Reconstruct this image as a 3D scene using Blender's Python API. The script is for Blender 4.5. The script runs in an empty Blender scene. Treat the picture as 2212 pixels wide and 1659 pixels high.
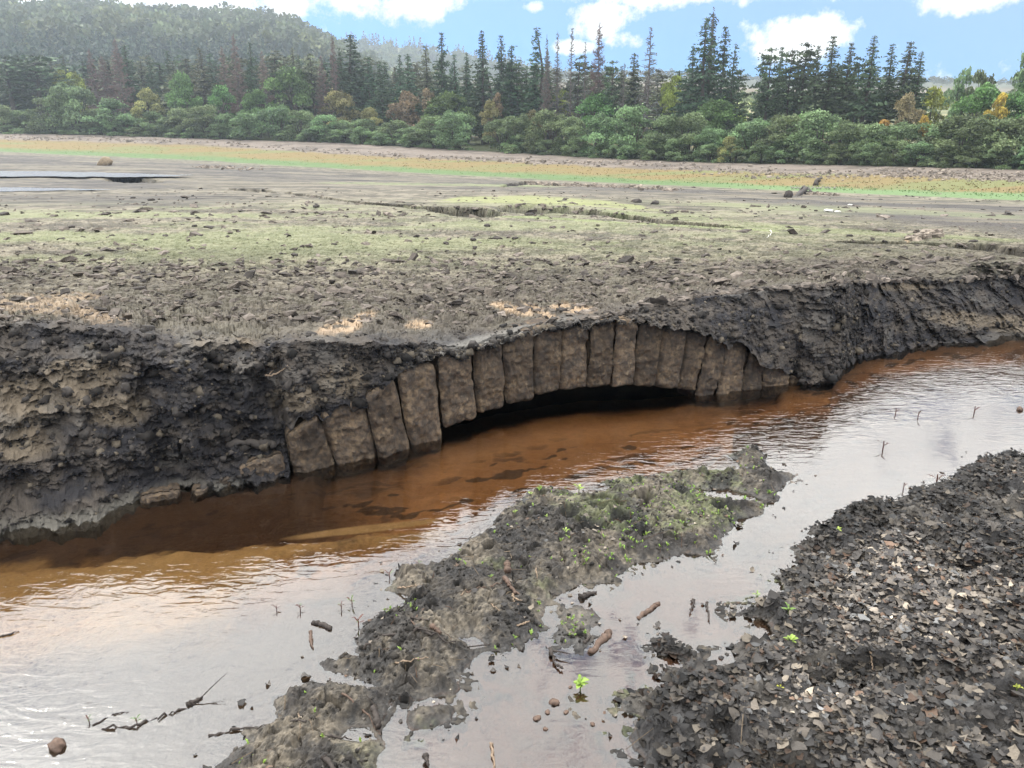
import bpy, math, random
import numpy as np
from math import radians, sin, cos, tan, atan, atan2, pi, sqrt
random.seed(11); R = np.random.default_rng(11)
C = bpy.context.scene.collection
# ------------------------------------------------------------------ camera model (photo units 2212 x 1659)
H, F, CX, CY, HOR = 2.6, 1661.0, 1106.0, 829.5, 280.0
PT = atan((CY-HOR)/F); cp, sp = cos(PT), sin(PT)
def dirs(x, y):
    x = np.asarray(x, float); y = np.asarray(y, float)
    u = (CY-y)/F; rx = (x-CX)/F
    return rx, cp+u*sp, -sp+u*cp
def ang(x, y):                       # azimuth, drop per metre of horizontal run
    dx, dy, dz = dirs(x, y)
    return np.arctan2(dx, dy), -dz/np.hypot(dx, dy)
def gnd(x, y, z=0.0):                # point of the ray at height z
    dx, dy, dz = dirs(x, y); t = (z-H)/dz
    return np.stack([dx*t, dy*t], -1)
def pix(X, Y, Z):
    Zr = Z-H; dep = Y*cp-Zr*sp; up = Y*sp+Zr*cp
    dep = np.maximum(dep, .05)
    return CX+F*X/dep, CY-F*up/dep
def az_curve(pts):                   # polyline of pixels -> sorted (az, slope)
    p = np.array(pts, float); a, s = ang(p[:,0], p[:,1]); o = np.argsort(a)
    return a[o], s[o], p[o]
# ------------------------------------------------------------------ noise
_T = R.integers(0, 256, 256); _P = np.concatenate([R.permutation(256)]*2)
_V = R.random(256)*2-1
def vn2(x, y):
    xi = np.floor(x).astype(np.int64); yi = np.floor(y).astype(np.int64)
    fx = x-xi; fy = y-yi; fx = fx*fx*fx*(fx*(fx*6-15)+10); fy = fy*fy*fy*(fy*(fy*6-15)+10)
    xi &= 255; yi &= 255; x1 = (xi+1)&255; y1 = (yi+1)&255
    a = _V[_P[_P[xi]+yi]]; b = _V[_P[_P[x1]+yi]]; c = _V[_P[_P[xi]+y1]]; d = _V[_P[_P[x1]+y1]]
    return (a+(b-a)*fx)+((c+(d-c)*fx)-(a+(b-a)*fx))*fy
def fbm(x, y, o=4, g=.5, l=2.03):
    s = 0; a = 1; n = 0
    for i in range(o):
        s = s+a*vn2(x+i*17.3, y-i*9.1); n += a; a *= g; x = x*l; y = y*l
    return s/n
def ridge(x, y, o=4):
    s = 0; a = 1; n = 0
    for i in range(o):
        s = s+a*(1-2*np.abs(vn2(x+i*7.7, y+i*3.3))); n += a; a *= .5; x = x*2.1; y = y*2.1
    return s/n
def worley(x, y):
    xi = np.floor(x).astype(np.int64); yi = np.floor(y).astype(np.int64)
    f1 = np.full(x.shape, 9.); f2 = f1.copy(); idn = np.zeros(x.shape); cx = x*0; cy = y*0
    for i in (-1,0,1):
        for j in (-1,0,1):
            a = (xi+i)&255; b = (yi+j)&255
            h = _P[_P[a]+b]; h2 = _P[h+37]
            px = xi+i+.5+.42*_V[h]; py = yi+j+.5+.42*_V[h2]
            d = (px-x)**2+(py-y)**2
            m = d < f1; f2 = np.where(m, f1, np.minimum(f2, d)); idn = np.where(m, h, idn)
            cx = np.where(m, px, cx); cy = np.where(m, py, cy); f1 = np.minimum(f1, d)
    idn = idn.astype(int)
    return np.sqrt(f1), np.sqrt(f2), idn, x-cx, y-cy
def sst(a, b, x):
    t = np.clip((x-a)/(b-a), 0, 1); return t*t*(3-2*t)
def mix(a, b, t):
    t = np.asarray(t)[..., None]; return np.asarray(a)*(1-t)+np.asarray(b)*t
def sdist(P, X, Y):                  # signed distance, + inside
    P = np.asarray(P, float); X = X.astype(float); Y = Y.astype(float)
    d = np.full(X.shape, 1e9); ins = np.zeros(X.shape, bool); n = len(P)
    for i in range(n):
        ax, ay = P[i]; bx, by = P[(i+1)%n]
        ex, ey = bx-ax, by-ay; wx = X-ax; wy = Y-ay
        t = np.clip((wx*ex+wy*ey)/(ex*ex+ey*ey+1e-12), 0, 1)
        d = np.minimum(d, (wx-ex*t)**2+(wy-ey*t)**2)
        c = ((ay > Y) != (by > Y)) & (X < (bx-ax)*(Y-ay)/(by-ay+1e-12)+ax)
        ins ^= c
    return np.sqrt(d)*np.where(ins, 1, -1)
# ------------------------------------------------------------------ mesh and tagging helpers
def mesh_np(name, V, Fq, col=None, smooth=False, fcol=None, extra=None):
    me = bpy.data.meshes.new(name); V = np.ascontiguousarray(V, np.float32); Fq = np.ascontiguousarray(Fq, np.int32)
    k = Fq.shape[1]
    me.vertices.add(len(V)); me.vertices.foreach_set('co', V.ravel())
    me.loops.add(Fq.size); me.loops.foreach_set('vertex_index', Fq.ravel())
    me.polygons.add(len(Fq)); me.polygons.foreach_set('loop_start', np.arange(0, Fq.size, k, dtype=np.int32))
    me.polygons.foreach_set('use_smooth', np.full(len(Fq), smooth))
    me.update(calc_edges=True)
    def attr(nm, c, dom):
        c = np.asarray(c, np.float32)
        if c.shape[1] == 3: c = np.concatenate([c, np.ones((len(c),1), np.float32)], 1)
        a = me.attributes.new(nm, 'FLOAT_COLOR', dom); a.data.foreach_set('color', np.ascontiguousarray(c).ravel())
    if col is not None: attr('Col', col, 'POINT')
    if fcol is not None: attr('Col', fcol, 'FACE')
    if extra is not None:
        a = me.attributes.new('rip', 'FLOAT', 'POINT'); a.data.foreach_set('value', np.asarray(extra, np.float32))
    return me
def grid_faces(nr, nc):
    i = np.arange(nr*nc).reshape(nr, nc)
    return np.stack([i[:-1,:-1], i[:-1,1:], i[1:,1:], i[1:,:-1]], -1).reshape(-1, 4)
def link(name, me, mat, parent=None):
    o = bpy.data.objects.new(name, me); C.objects.link(o)
    if mat is not None and me is not None and len(me.materials) == 0: me.materials.append(mat)
    if parent is not None: o.parent = parent
    return o
def tag(o, label=None, cat=None, group=None, kind=None):
    if label: o['label'] = label
    if cat: o['category'] = cat
    if group: o['group'] = group
    if kind: o['kind'] = kind
    return o
def empty(name, loc, rz=0):
    o = bpy.data.objects.new(name, None); C.objects.link(o); o.location = loc; o.rotation_euler = (0,0,rz)
    o.empty_display_size = .1; return o
ORD = ['first','second','third','fourth','fifth','sixth','seventh','eighth','ninth','tenth','eleventh','twelfth','thirteenth','fourteenth','fifteenth','sixteenth','seventeenth','eighteenth','nineteenth','twentieth']
TENS = {2:'twenty',3:'thirty',4:'forty',5:'fifty',6:'sixty',7:'seventy',8:'eighty',9:'ninety'}
def ordw(i):                         # 0-based
    n = i+1
    if n <= 20: return ORD[n-1]
    if n % 10 == 0: return TENS[n//10][:-1]+'ieth'
    return TENS[n//10]+'-'+ORD[n%10-1]
# ------------------------------------------------------------------ materials
class NT:
    def __init__(s, name, kind='mat'):
        if kind == 'mat':
            s.m = bpy.data.materials.new(name); s.m.use_nodes = True; s.t = s.m.node_tree
        else:
            s.m = bpy.data.worlds.new(name); s.m.use_nodes = True; s.t = s.m.node_tree
        s.t.nodes.clear()
        s.out = s.t.nodes.new('ShaderNodeOutputMaterial' if kind == 'mat' else 'ShaderNodeOutputWorld')
    def n(s, typ, ins={}, **kw):
        nd = s.t.nodes.new('ShaderNode'+typ)
        for k, v in kw.items(): setattr(nd, k, v)
        for k, v in ins.items():
            so = nd.inputs[k]
            if isinstance(v, bpy.types.NodeSocket): s.t.links.new(v, so)
            elif isinstance(v, bpy.types.Node): s.t.links.new(v.outputs[0], so)
            else: so.default_value = v
        return nd
    def math(s, op, a, b=0.0, clamp=False):
        return s.n('Math', {0:a, 1:b}, operation=op, use_clamp=clamp).outputs[0]
    def mixc(s, f, a, b, mode='MIX'):
        nd = s.n('Mix', {0:f}, data_type='RGBA', blend_type=mode)
        for k, v in ((6,a),(7,b)):
            if isinstance(v, bpy.types.NodeSocket): s.t.links.new(v, nd.inputs[k])
            else: nd.inputs[k].default_value = (*v, 1) if len(v) == 3 else v
        return nd.outputs[2]
    def noise(s, vec, scale, detail=4, rough=.55, dist=0, dim='3D'):
        return s.n('TexNoise', {'Vector':vec, 'Scale':scale, 'Detail':detail, 'Roughness':rough, 'Distortion':dist}, noise_dimensions=dim)
    def ramp(s, f, stops):
        nd = s.n('ValToRGB', {0:f}); cr = nd.color_ramp
        while len(cr.elements) < len(stops): cr.elements.new(.5)
        for e, (p, c) in zip(cr.elements, stops):
            e.position = p; e.color = (*c, 1) if not np.isscalar(c) else (c, c, c, 1)
        return nd.outputs[0]
    def surf(s, sh): s.t.links.new(sh.outputs[0] if isinstance(sh, bpy.types.Node) else sh, s.out.inputs['Surface']); return s.m
def P(g): return g.n('NewGeometry').outputs['Position']
def ground_mat(name, var=.5, bump=.012, fine=40, rough=.9, spec=.3, dust=None):
    g = NT(name); pos = P(g)
    col = g.n('Attribute', attribute_name='Col')
    n1 = g.noise(pos, fine, 6, .65); n2 = g.noise(pos, fine*.17, 4, .6)
    v = g.math('ADD', g.math('MULTIPLY', n1.outputs[0], var*1.4), g.math('MULTIPLY', n2.outputs[0], var*1.0))
    v = g.math('ADD', v, 1-var*1.2)
    c = g.mixc(1.0, col.outputs['Color'], v, 'MULTIPLY')
    vor = g.n('TexVoronoi', {'Vector':pos, 'Scale':fine*.6}, feature='F1')
    hh = g.math('ADD', g.math('MULTIPLY', n1.outputs[0], 1.0), g.math('MULTIPLY', vor.outputs['Distance'], .5))
    b = g.n('Bump', {'Height':hh, 'Strength':1.0, 'Distance':bump})
    rgh = g.math('MULTIPLY', col.outputs['Alpha'], rough)
    bs = g.n('BsdfPrincipled', {'Base Color':c, 'Roughness':rgh, 'Normal':b, 'Specular IOR Level':spec})
    return g.surf(bs)
def plain_mat(name, base, var=.35, scale=20, rough=.8, bump=.003, attr=False, spec=.3, second=None, per_obj=0):
    g = NT(name); tc = g.n('TexCoord').outputs['Object'] 
    c0 = g.n('Attribute', attribute_name='Col').outputs['Color'] if attr else None
    n1 = g.noise(tc, scale, 5, .6)
    a = base; b2 = second if second else tuple(x*(1-var) for x in base)
    f = g.ramp(n1.outputs[0], [(.35, 0.0), (.65, 1.0)])
    c = g.mixc(f, a, b2)
    if attr: c = g.mixc(1.0, c0, g.mixc(f, (1,1,1), (1-var,)*3), 'MULTIPLY')
    if per_obj:
        r = g.n('ObjectInfo').outputs['Random']
        c = g.mixc(1.0, c, g.math('ADD', g.math('MULTIPLY', r, per_obj), 1-per_obj/2), 'MULTIPLY')
    b = g.n('Bump', {'Height':n1.outputs[0], 'Strength':1.0, 'Distance':bump})
    return g.surf(g.n('BsdfPrincipled', {'Base Color':c, 'Roughness':rough, 'Normal':b, 'Specular IOR Level':spec}))
# ------------------------------------------------------------------ far side: bank, lake bed, beach (one sheet, fan of columns)
WL = [(-700,1300),(-250,1212),(0,1150),(120,1128),(230,1105),(300,1087),(400,1065),(520,1040),(640,1020),(725,1002),(820,985),(890,962),(957,944),
      (1030,920),(1100,900),(1200,882),(1300,873),(1400,867),(1560,851),(1640,838),(1705,826),(1760,822),(1800,821),(1826,790),
      (1870,773),(1930,756),(2000,748),(2100,740),(2212,734),(2500,715),(3000,690)]
wa, wsl, wp = az_curve(WL); wr = H/wsl
def rb_of(a): return np.interp(a, wa, wr)
FP = [(400,1072),(560,1035),(640,1022),(735,1004),(822,989),(895,964),(957,946),(1030,922),(1100,902),(1200,884),(1300,875),(1400,869),(1560,852),(1712,827),(1900,800)]
fpa, fps, _ = az_curve(FP); fpr = H/fps
B1 = gnd(560, 1035); B2 = gnd(1712, 827)
bd = (B2-B1)/np.linalg.norm(B2-B1); bn = np.array([bd[1], -bd[0]])      # facade direction and outward (towards viewer) normal
BC = B1-bd*0
def rf_of(a):                        # range from camera to the facade line along azimuth a
    return np.interp(a, fpa, fpr)
def curve(pts, val=None):            # pixel curve -> functions of azimuth
    p = np.array([q[:2] for q in pts], float); a, s = ang(p[:,0], p[:,1]); o = np.argsort(a)
    v = np.array([q[2] for q in pts], float) if len(pts[0]) > 2 else None
    return a[o], s[o], (v[o] if v is not None else None)
aL, aR = ang(625, 960)[0], ang(1712, 815)[0]
_c1, _c2 = ang(1790,820)[0]*180/pi, ang(1840,785)[0]*180/pi
colA = np.concatenate([np.linspace(-80, -46, 40)[:-1], np.sort(np.concatenate([np.linspace(-46, 44, 1400), np.linspace(_c1, _c2, 110)])), np.linspace(44, 80, 40)[1:]])*pi/180
rb = rb_of(colA); rf = rf_of(colA)
inb = sst(aL-.004, aL+.004, colA)*(1-sst(aR-.004, aR+.004, colA))       # 1 at the bridge
base = rb*(1-inb)+(rf)*inb
def CV(pts):
    a, s, v = curve(pts); return np.interp(colA, a, s), (np.interp(colA, a, v) if v is not None else None)
lip_s, lip_d = CV([(-300,690,1.5),(0,702,1.2),(150,708,1.0),(280,712,.8),(350,725,.62),(420,742,.42),(560,748,.34),(640,735,.32),(700,735,.22),(850,738,.14),(950,742,.1),(1000,742,.08),
      (1100,716,.1),(1200,694,.12),(1290,687,.12),(1330,680,.14),(1380,664,.22),(1450,650,.34),(1500,640,.42),(1600,630,.5),(1700,622,.42),(1790,618,.34),(1812,612,.5),(1900,606,.75),(2000,604,.9),(2060,602,.95),(2212,596,1.3),(2500,580,1.6)])
lip_r = base+lip_d; lip_z = H-lip_s*lip_r
st_s, _ = CV([(560,1020),(622,945),(645,918),(688,905),(697,898),(788,868),(850,815),(900,785),(948,768),(1020,752),(1085,738),(1155,712),(1215,703),(1275,703),(1335,692),(1437,697),(1485,702),(1532,722),(1574,737),(1619,752),(1653,782),(1705,800)])
st_r = base-.05+.04*fbm(colA*40, colA*0, 3); st_z = H-st_s*st_r+.10*fbm(colA*60, colA*0+3, 5)
low_s, low_d = CV([(-300,1080,.3),(0,985,.42),(150,960,.42),(300,940,.3),(450,930,.2),(560,930,.15),(640,900,.1),(1712,800,.05),(1790,770,.08),(1812,760,.1),(1950,735,.15),(2060,715,.2),(2212,690,.5)])
mid_s, mid_d = CV([(-300,850,.9),(0,800,.95),(150,790,.85),(280,800,.62),(380,800,.36),(560,800,.22),(640,790,.2),(1712,700,.12),(1790,690,.12),(1812,685,.2),(1950,665,.35),(2060,655,.5),(2212,640,1.0)])
low_r = base+low_d; low_z = H-low_s*low_r
mid_r = base+mid_d; mid_z = H-mid_s*mid_r
N = len(colA)
lipu_z = lip_z-.05; 
k_r = [base-.25+inb*1.2, base+inb*.95, (low_r-.03)*(1-inb)+(base+.95)*inb, low_r*(1-inb)+st_r*inb,
       mid_r*(1-inb)+(st_r*.55+lip_r*.45-.02)*inb, lip_r-.015, lip_r+.0]
k_z = [np.full(N,-.45), np.full(N,-.03), (low_z*.45)*(1-inb)+(st_z-.16)*inb, low_z*(1-inb)+(st_z-.015)*inb,
       mid_z*(1-inb)+(st_z*.45+lip_z*.55-.02)*inb, lip_z-.045, lip_z]
# field landmarks: pixel curve + height (or range)
def byz(pts):
    s, z = CV(pts); return (H-z)/s, z
def byr(pts):
    s, r = CV(pts); return r, H-s*r
f1r, f1z = byz([(-600,640,.95),(0,640,.98),(300,640,.93),(640,660,.86),(1106,640,.80),(1400,615,.80),(1812,580,.84),(2212,565,.86),(2700,560,.86)])
f2r, f2z = byz([(-600,520,.80),(0,520,.80),(1106,520,.62),(1812,510,.62),(2212,515,.62),(2700,515,.6)])
f3r, f3z = byz([(-600,445,.30),(0,445,.30),(1106,445,.30),(1500,455,.25),(1812,470,.25),(2212,478,.2),(2700,480,.2)])
f4r, f4z = byz([(-600,413,-.62),(0,413,-.62),(330,411,-.60),(700,412,-.5),(1106,415,-.3),(1600,428,-.5),(2212,452,-.7),(2700,462,-.7)])
f5r, f5z = byz([(-600,366,-.64),(0,368,-.64),(330,374,-.64),(700,384,-.9),(1106,400,-1.05),(1600,415,-1.05),(2212,440,-1.05),(2700,450,-1.05)])
f6r, f6z = byr([(-600,305,150),(0,327,120),(400,345,104),(800,368,82),(1106,384,72),(1400,398,64),(1700,411,57),(2000,424,52),(2212,433,49.5),(2700,445,46)])
f7r, f7z = byr([(-600,275,190),(0,289,152),(200,292,142),(400,299,130),(700,308,116),(1000,325,100),(1250,340,88),(1500,352,80),(1800,358,74),(2212,368,67),(2700,380,60)])
shore_r, shore_z = f7r, f7z
F_r = [f1r, f2r, f3r, f4r, f5r, f6r, f7r, f7r+30, f7r+80, f7r+140]
F_z = [f1z, f2z, f3z, f4z, f5z, f6z, f7z, f7z+.9, f7z+4, f7z+8]
KR = np.stack(k_r+F_r); KZ = np.stack(k_z+F_z)
cnt = [6, 18, 40, 60, 60, 6, 60, 300, 150, 70, 70, 80, 70, 20, 14, 10]
rows_r = []; rows_z = []; 
for i in range(len(cnt)):
    n = cnt[i]
    for t in np.arange(n)/n:
        if i >= 7:
            r = KR[i]*(KR[i+1]/KR[i])**t; tt = (r-KR[i])/(KR[i+1]-KR[i])
        else: r = KR[i]+(KR[i+1]-KR[i])*t; tt = t
        rows_r.append(r); rows_z.append(KZ[i]+(KZ[i+1]-KZ[i])*tt)
rows_r.append(KR[-1]); rows_z.append(KZ[-1])
GR = np.stack(rows_r); GZ = np.stack(rows_z); nR = GR.shape[0]; ncl = sum(cnt[:6])
# smooth slope breaks in the field rows
for _ in range(6):
    GZ[ncl+30:-1] = (GZ[ncl+29:-2]+2*GZ[ncl+30:-1]+GZ[ncl+31:])/4
row = np.arange(nR)[:, None]*np.ones((1, N))
A2 = np.broadcast_to(colA, (nR, N))
X = GR*np.sin(A2); Y = GR*np.cos(A2); Z = GZ.copy()
Sx = X*bd[0]+Y*bd[1]                                       # along-bank coordinate
clf = 1-sst(ncl-2, ncl+110, row)                            # 1 on the cliff, fading out just behind the lip
under = sst(-.4, -.15, Z)
# strata: outward displacement along -radial
def cliff_off(s, z):
    w = .05*fbm(s*1.3, z*2.1+5, 3)
    q = (z+w)*15+2.6*fbm(s*1.9, z*2.5+9, 4)
    st = np.abs(q-np.floor(q)-.5)*2
    st = .028*(sst(.1, .9, st)-.5)*(.6+.8*(vn2(s*2.2, np.floor(q)*3.7)+.3))
    big = .20*fbm(s*1.25+3, z*2.6, 3)+.17*ridge(s*2.4+.6*fbm(s*3,z*3,2), z*1.6+40, 3)
    small = .040*ridge(s*8, z*15, 3)+.018*fbm(s*32, z*60, 3)
    vc = .05*ridge(s*3.1+7, z*.6, 2)+.03*ridge(s*6+z*2.5, z*4+s*2, 3)
    return st*.55+big+small*1.5+vc
Zf = Z+.8*np.maximum(GR-lip_r[None, :], 0)
off = cliff_off(Sx, Zf)
amp = clf*under*(1-.95*inb[None, :]*(row < sum(cnt[:3])))
amp = amp*(1-.45*inb[None, :])
off = off*amp
X -= off*np.sin(A2); Y -= off*np.cos(A2)
Z += clf*under*(.022*fbm(Sx*9, GR*9, 3)+.012*ridge(Sx*22+3, Zf*30, 2))*(1-.6*inb[None, :])
# sheet of the dried bed: curled plates, clods, soft undulation
fld = sst(ncl-6, ncl+6, row)
near = fld*(1-sst(16, 34, GR))*(.22+.78*sst(.1, 1.1, GR-lip_r[None, :]))
wx = X+.05*fbm(X*5, Y*5, 2); wy = Y+.05*fbm(X*5+9, Y*5, 2)
f1, f2, cid, ox, oy = worley(wx/.15, wy/.15)
rnd = _V[cid]; rnd2 = _V[(cid*7+3)&255]; rnd3 = _V[(cid*13+5)&255]
lipfac = 1-sst(0, 3.2, GR-lip_r[None, :])
plate = .014*rnd+.030*(ox*rnd2+oy*rnd3)*(.7+.9*lipfac)-.026*(1-sst(.0, .16, f2-f1))
g1, g2, gid, gx, gy = worley(wx/.055+31, wy/.055)
plate += (.010+.012*lipfac)*_V[gid]-.008*(1-sst(0, .2, g2-g1))
Z += near*plate*(1.0-.35*sst(8, 16, GR))
Z += fld*(.045*fbm(X*.9, Y*.9, 4)*sst(0, 1.5, GR-lip_r[None, :])+.02*lipfac*fbm(X*4, Y*4, 3))
clod = np.maximum(0, fbm(X*6+50, Y*6, 3)-.28)
Z += near*clod*.12*(.5+.3*lipfac)
# photo pixel of every vertex, for zones traced on the ground
PX, PY = pix(X, Y, np.broadcast_to(Z, X.shape))
NZ = fbm(X*.35, Y*.35, 4); NB = fbm(X*.12+7, Y*.5, 4); NC = fbm(X*1.7, Y*1.7, 4)
def ycv(pts): 
    p = np.array(pts, float); return np.interp(PX, p[:,0], p[:,1])
# gullies in the middle distance: eroded cracks, deepened
def gully(pts, half, depth):
    global Z
    p = np.array(pts, float); yy = ycv(pts)+ (NC*2.5)*1.0
    on = sst(p[0,0]-10, p[0,0]+15, PX)*(1-sst(p[-1,0]-15, p[-1,0]+10, PX))
    hw = np.interp(PX, p[:,0], half)
    m = on*(1-sst(.45, 1.0, np.abs(PY-yy)/np.maximum(hw, .1)))*(row > ncl+60)
    Z = Z-depth*m
    return m
gm = gully([(500,409),(560,412),(595,415)],[1.5,4,1.5],.5)
gm = np.maximum(gm, gully([(620,417),(680,424),(760,436),(860,445),(960,452)],[2,2.5,2,3,4],.45))
gm = np.maximum(gm, gully([(930,452),(990,458),(1045,458),(1080,463)],[5,10,12,5],.55))
gm = np.maximum(gm, gully([(1080,450),(1140,452),(1200,452),(1300,462),(1420,478),(1520,486),(1600,492)],[7,12,9,5,4,2.5,1.5],.4))
gm = np.maximum(gm, gully([(1085,402),(1130,396),(1150,394)],[2,5,2],.5))
gm = np.maximum(gm, gully([(230,389),(290,388),(350,393)],[3,7,3],.4))
gm = np.maximum(gm, gully([(1812,523),(2000,527),(2120,533),(2212,545),(2400,560)],[2,3,8,10,9],.35))
# colours (linear albedo); alpha = roughness factor
peat = np.array([.020,.019,.021]); peat2 = np.array([.062,.052,.043]); taupe = np.array([.192,.170,.126]); taupe2 = np.array([.090,.080,.060])
sand = np.array([.36,.265,.175]); alg = np.array([.19,.21,.105]); algb = np.array([.085,.135,.05]); orange = np.array([.155,.115,.045]); pinkg = np.array([.155,.128,.106]); greyd = np.array([.062,.056,.052])
f0 = sst(-.25, .35, fbm(X*2.3, Y*2.3, 4)+.5*rnd*near)
col = mix(taupe2, taupe, f0)
# dark mottled bands
dk = sst(.05, .5, fbm(X*.5+20, Y*1.2, 4)+.25*NC)
col = mix(col, taupe2*.75, .6*dk)
# plate edges and clods darker (shadowed cracks are geometry; wet clods are really darker)
col = mix(col, greyd*.55, near*.55*sst(.1, .8, _V[gid]*.6+.5*rnd2))
# near-lip strip: dark broken peat
lipd = sst(ycv([(0,600),(400,590),(700,600),(1106,590),(1400,575),(1700,540),(2212,515)])-20, ycv([(0,690),(400,620),(700,640),(1106,640),(1400,610),(1700,590),(2212,560)]), PY)
col = mix(col, mix(peat2*1.1, taupe2, sst(-.3,.3,NC)), np.clip(lipd*(.75+.5*NC),0,1))
# algae: pale green cast over the middle of the bed
am = sst(-.35, .25, fbm(X*.22, Y*.5+3, 4)+.3*NC)*sst(600, 520, PY)*sst(425, 448, PY)
am *= np.interp(PX, [0, 500, 1000, 1500, 1900, 2212], [.75,.7,.65,.55,.3,.2])
col = mix(col, alg, np.clip(am*.8, 0, 1))
# dark belt and grey belt
b1 = sst(415, 425, PY)*sst(452, 436, PY)*(1-sst(400, 650, PX)); col = mix(col, greyd*.9, .75*b1)
b2 = sst(ycv([(0,330),(400,345),(800,372),(1100,388),(1400,402),(1700,416),(2212,440)]), ycv([(0,336),(400,352),(800,380),(1100,394),(1400,406),(1700,420),(2212,446)]), PY)*(1-sst(ycv([(0,400),(300,402),(600,398),(1106,406),(1500,418),(2212,500)]), ycv([(0,415),(300,416),(600,410),(1106,418),(1500,432),(2212,520)]), PY))
col = mix(col, mix(greyd, taupe*.72, sst(-.2,.45, NB+.4*fbm(X*.06, Y*.9, 3))), b2*.9)
g_ = lambda q: 0*q
st_ = fbm(X*.25+3, Y*1.6, 4)+.5*fbm(X*1.1, Y*4, 3)
col = mix(col, col*.55, sst(.1,.45,st_)*sst(470,440,PY)*(1-g_(PY)))
col = mix(col, taupe*.95, .5*sst(.15,.5,-st_)*sst(470,440,PY))
# bright algae patch above gully + strip
for pts, w, c, k in (([(950,435),(1000,431),(1150,431),(1300,440),(1420,452)],[2,8,11,9,3], np.array([.21,.225,.095]), .8),
                     ([(1300,455),(1500,474),(1700,492),(1900,505),(2212,520)],[4,8,8,7,4], np.array([.17,.20,.085]), .4),
                     ([(700,395),(900,398),(1200,402)],[2,3,3], np.array([.17,.21,.09]), .5),
                     ([(1500,440),(1700,448),(1900,455),(2212,470)],[3,8,8,5], np.array([.18,.20,.10]), .45),
                     ([(1000,462),(1300,478),(1700,500)],[3,3,3], np.array([.22,.28,.10]), .4)):
    p = np.array(pts, float); on = sst(p[0,0]-30, p[0,0]+30, PX)*(1-sst(p[-1,0]-40, p[-1,0]+40, PX))
    m = on*(1-sst(.5, 1.1, np.abs(PY-ycv(pts)+NC*3)/np.interp(PX, p[:,0], w)))*(row > ncl+40)
    col = mix(col, c, k*m*sst(-.6,.1,NC+.2))
col = mix(col, peat*1.2, gm*.95)
# beach: green foot, orange-yellow grass, pinkish gravel
yb0 = ycv([(-600,305),(0,327),(400,345),(800,368),(1106,384),(1400,398),(1700,411),(2000,424),(2212,433),(2700,445)])
yb1 = ycv([(-600,300),(0,322),(400,335),(800,358),(1106,375),(1400,388),(1700,402),(2000,412),(2212,418),(2700,430)])
yb2 = ycv([(-600,290),(0,301),(400,313),(800,337),(1106,350),(1400,366),(1700,374),(2000,380),(2212,392),(2700,400)])
n3 = NC*1.5+NZ*3
g0 = sst(yb0+2, yb0-1.5, PY+n3*.6)
col = mix(col, mix(algb, np.array([.11,.17,.07]), sst(1450, 1700, PX)), g0)
col = mix(col, mix(orange, np.array([.125,.130,.048]), sst(-.2,.3, fbm(X*.08, Y*.4, 4))), sst(yb1+3, yb1-4, PY+n3))
col = mix(col, mix(pinkg, pinkg*.62, sst(-.1,.3, fbm(X*.5, Y*.9, 4))), sst(yb2+2.5, yb2-2.5, PY+n3*.8))
gb = sst(0, .5, GR-shore_r[None, :]); col = mix(col, np.array([.05,.062,.025]), gb)
gbm = sst(18, 30, GR-shore_r[None, :]); col = mix(col, mix(np.array([.10,.11,.05]), np.array([.30,.26,.13]), sst(.1,.35,NZ)), gbm*sst(700,1000,PX))
# sand patches near the lip
def blob(cx, cy, rx, ry, rot=0):
    dx = PX-cx; dy = PY-cy; c, s_ = cos(rot), sin(rot)
    return ((dx*c+dy*s_)/rx)**2+((-dx*s_+dy*c)/ry)**2
sm = np.zeros_like(PX)
for b in ((735,708,62,16,-.25),(775,690,45,12,-.4),(1110,668,50,9,.25),(1190,685,75,8,.5),(1240,668,50,10,.1),(905,700,30,10,0),(60,655,110,22,.1),(240,698,45,14,0),(130,640,90,10,0),(200,680,60,14,.2),
          (2090,640,50,10,-.2),(2170,650,60,8,-.1),(1990,640,30,6,-.2),(1985,512,35,6,-.25),(2085,700,60,14,.5),(2150,720,60,10,0),(1680,636,40,6,0)):
    sm = np.maximum(sm, 1-sst(.55, 1.25, blob(*b)+.55*fbm(X*5, Y*5, 3)))
ps = ycv([(0,600),(2212,500)])
sm *= (PY > 470)
sandm = sm*sst(-.35, -.05, fbm(X*9, Y*9, 3)+.1)
col = mix(col, mix(sand, sand*.7, sst(-.2,.3,NC)), sandm*np.where(PX < 300, .55, .9)*fld)
# cliff face colours
cf = (row < ncl+4)
ctex = fbm(Sx*6, Z*14, 4); big = fbm(Sx*.9+4, Z*2+1, 3)
cc = mix(peat, peat2, sst(-.35,.4,ctex+.5*big))
tanm = np.zeros_like(PX)
for b in ((90,860,170,60,-.15),(180,800,110,30,-.1),(40,950,90,50,0),(250,880,80,40,0),(640,860,60,30,0),(740,820,60,40,0),(480,740,80,18,0),(2080,690,90,18,.1),(2180,700,60,22,.1),(1960,620,60,10,0)):
    tanm = np.maximum(tanm, (1-sst(.3, 1.3, blob(*b)+.7*ctex)))
cc = mix(cc, np.array([.17,.135,.093]), np.clip(.62*tanm,0,1))
gv = sst(.15,.5, fbm(Sx*4+2, Z*5+7, 4)); cc = mix(cc, np.array([.105,.098,.088]), .5*gv)
# pale dry crust over the crown of the arch
cr = (1-sst(.5,1.3, blob(1080,735,170,22,-.25)+.5*ctex)); cc = mix(cc, np.array([.20,.19,.17]), .55*cr)
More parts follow.
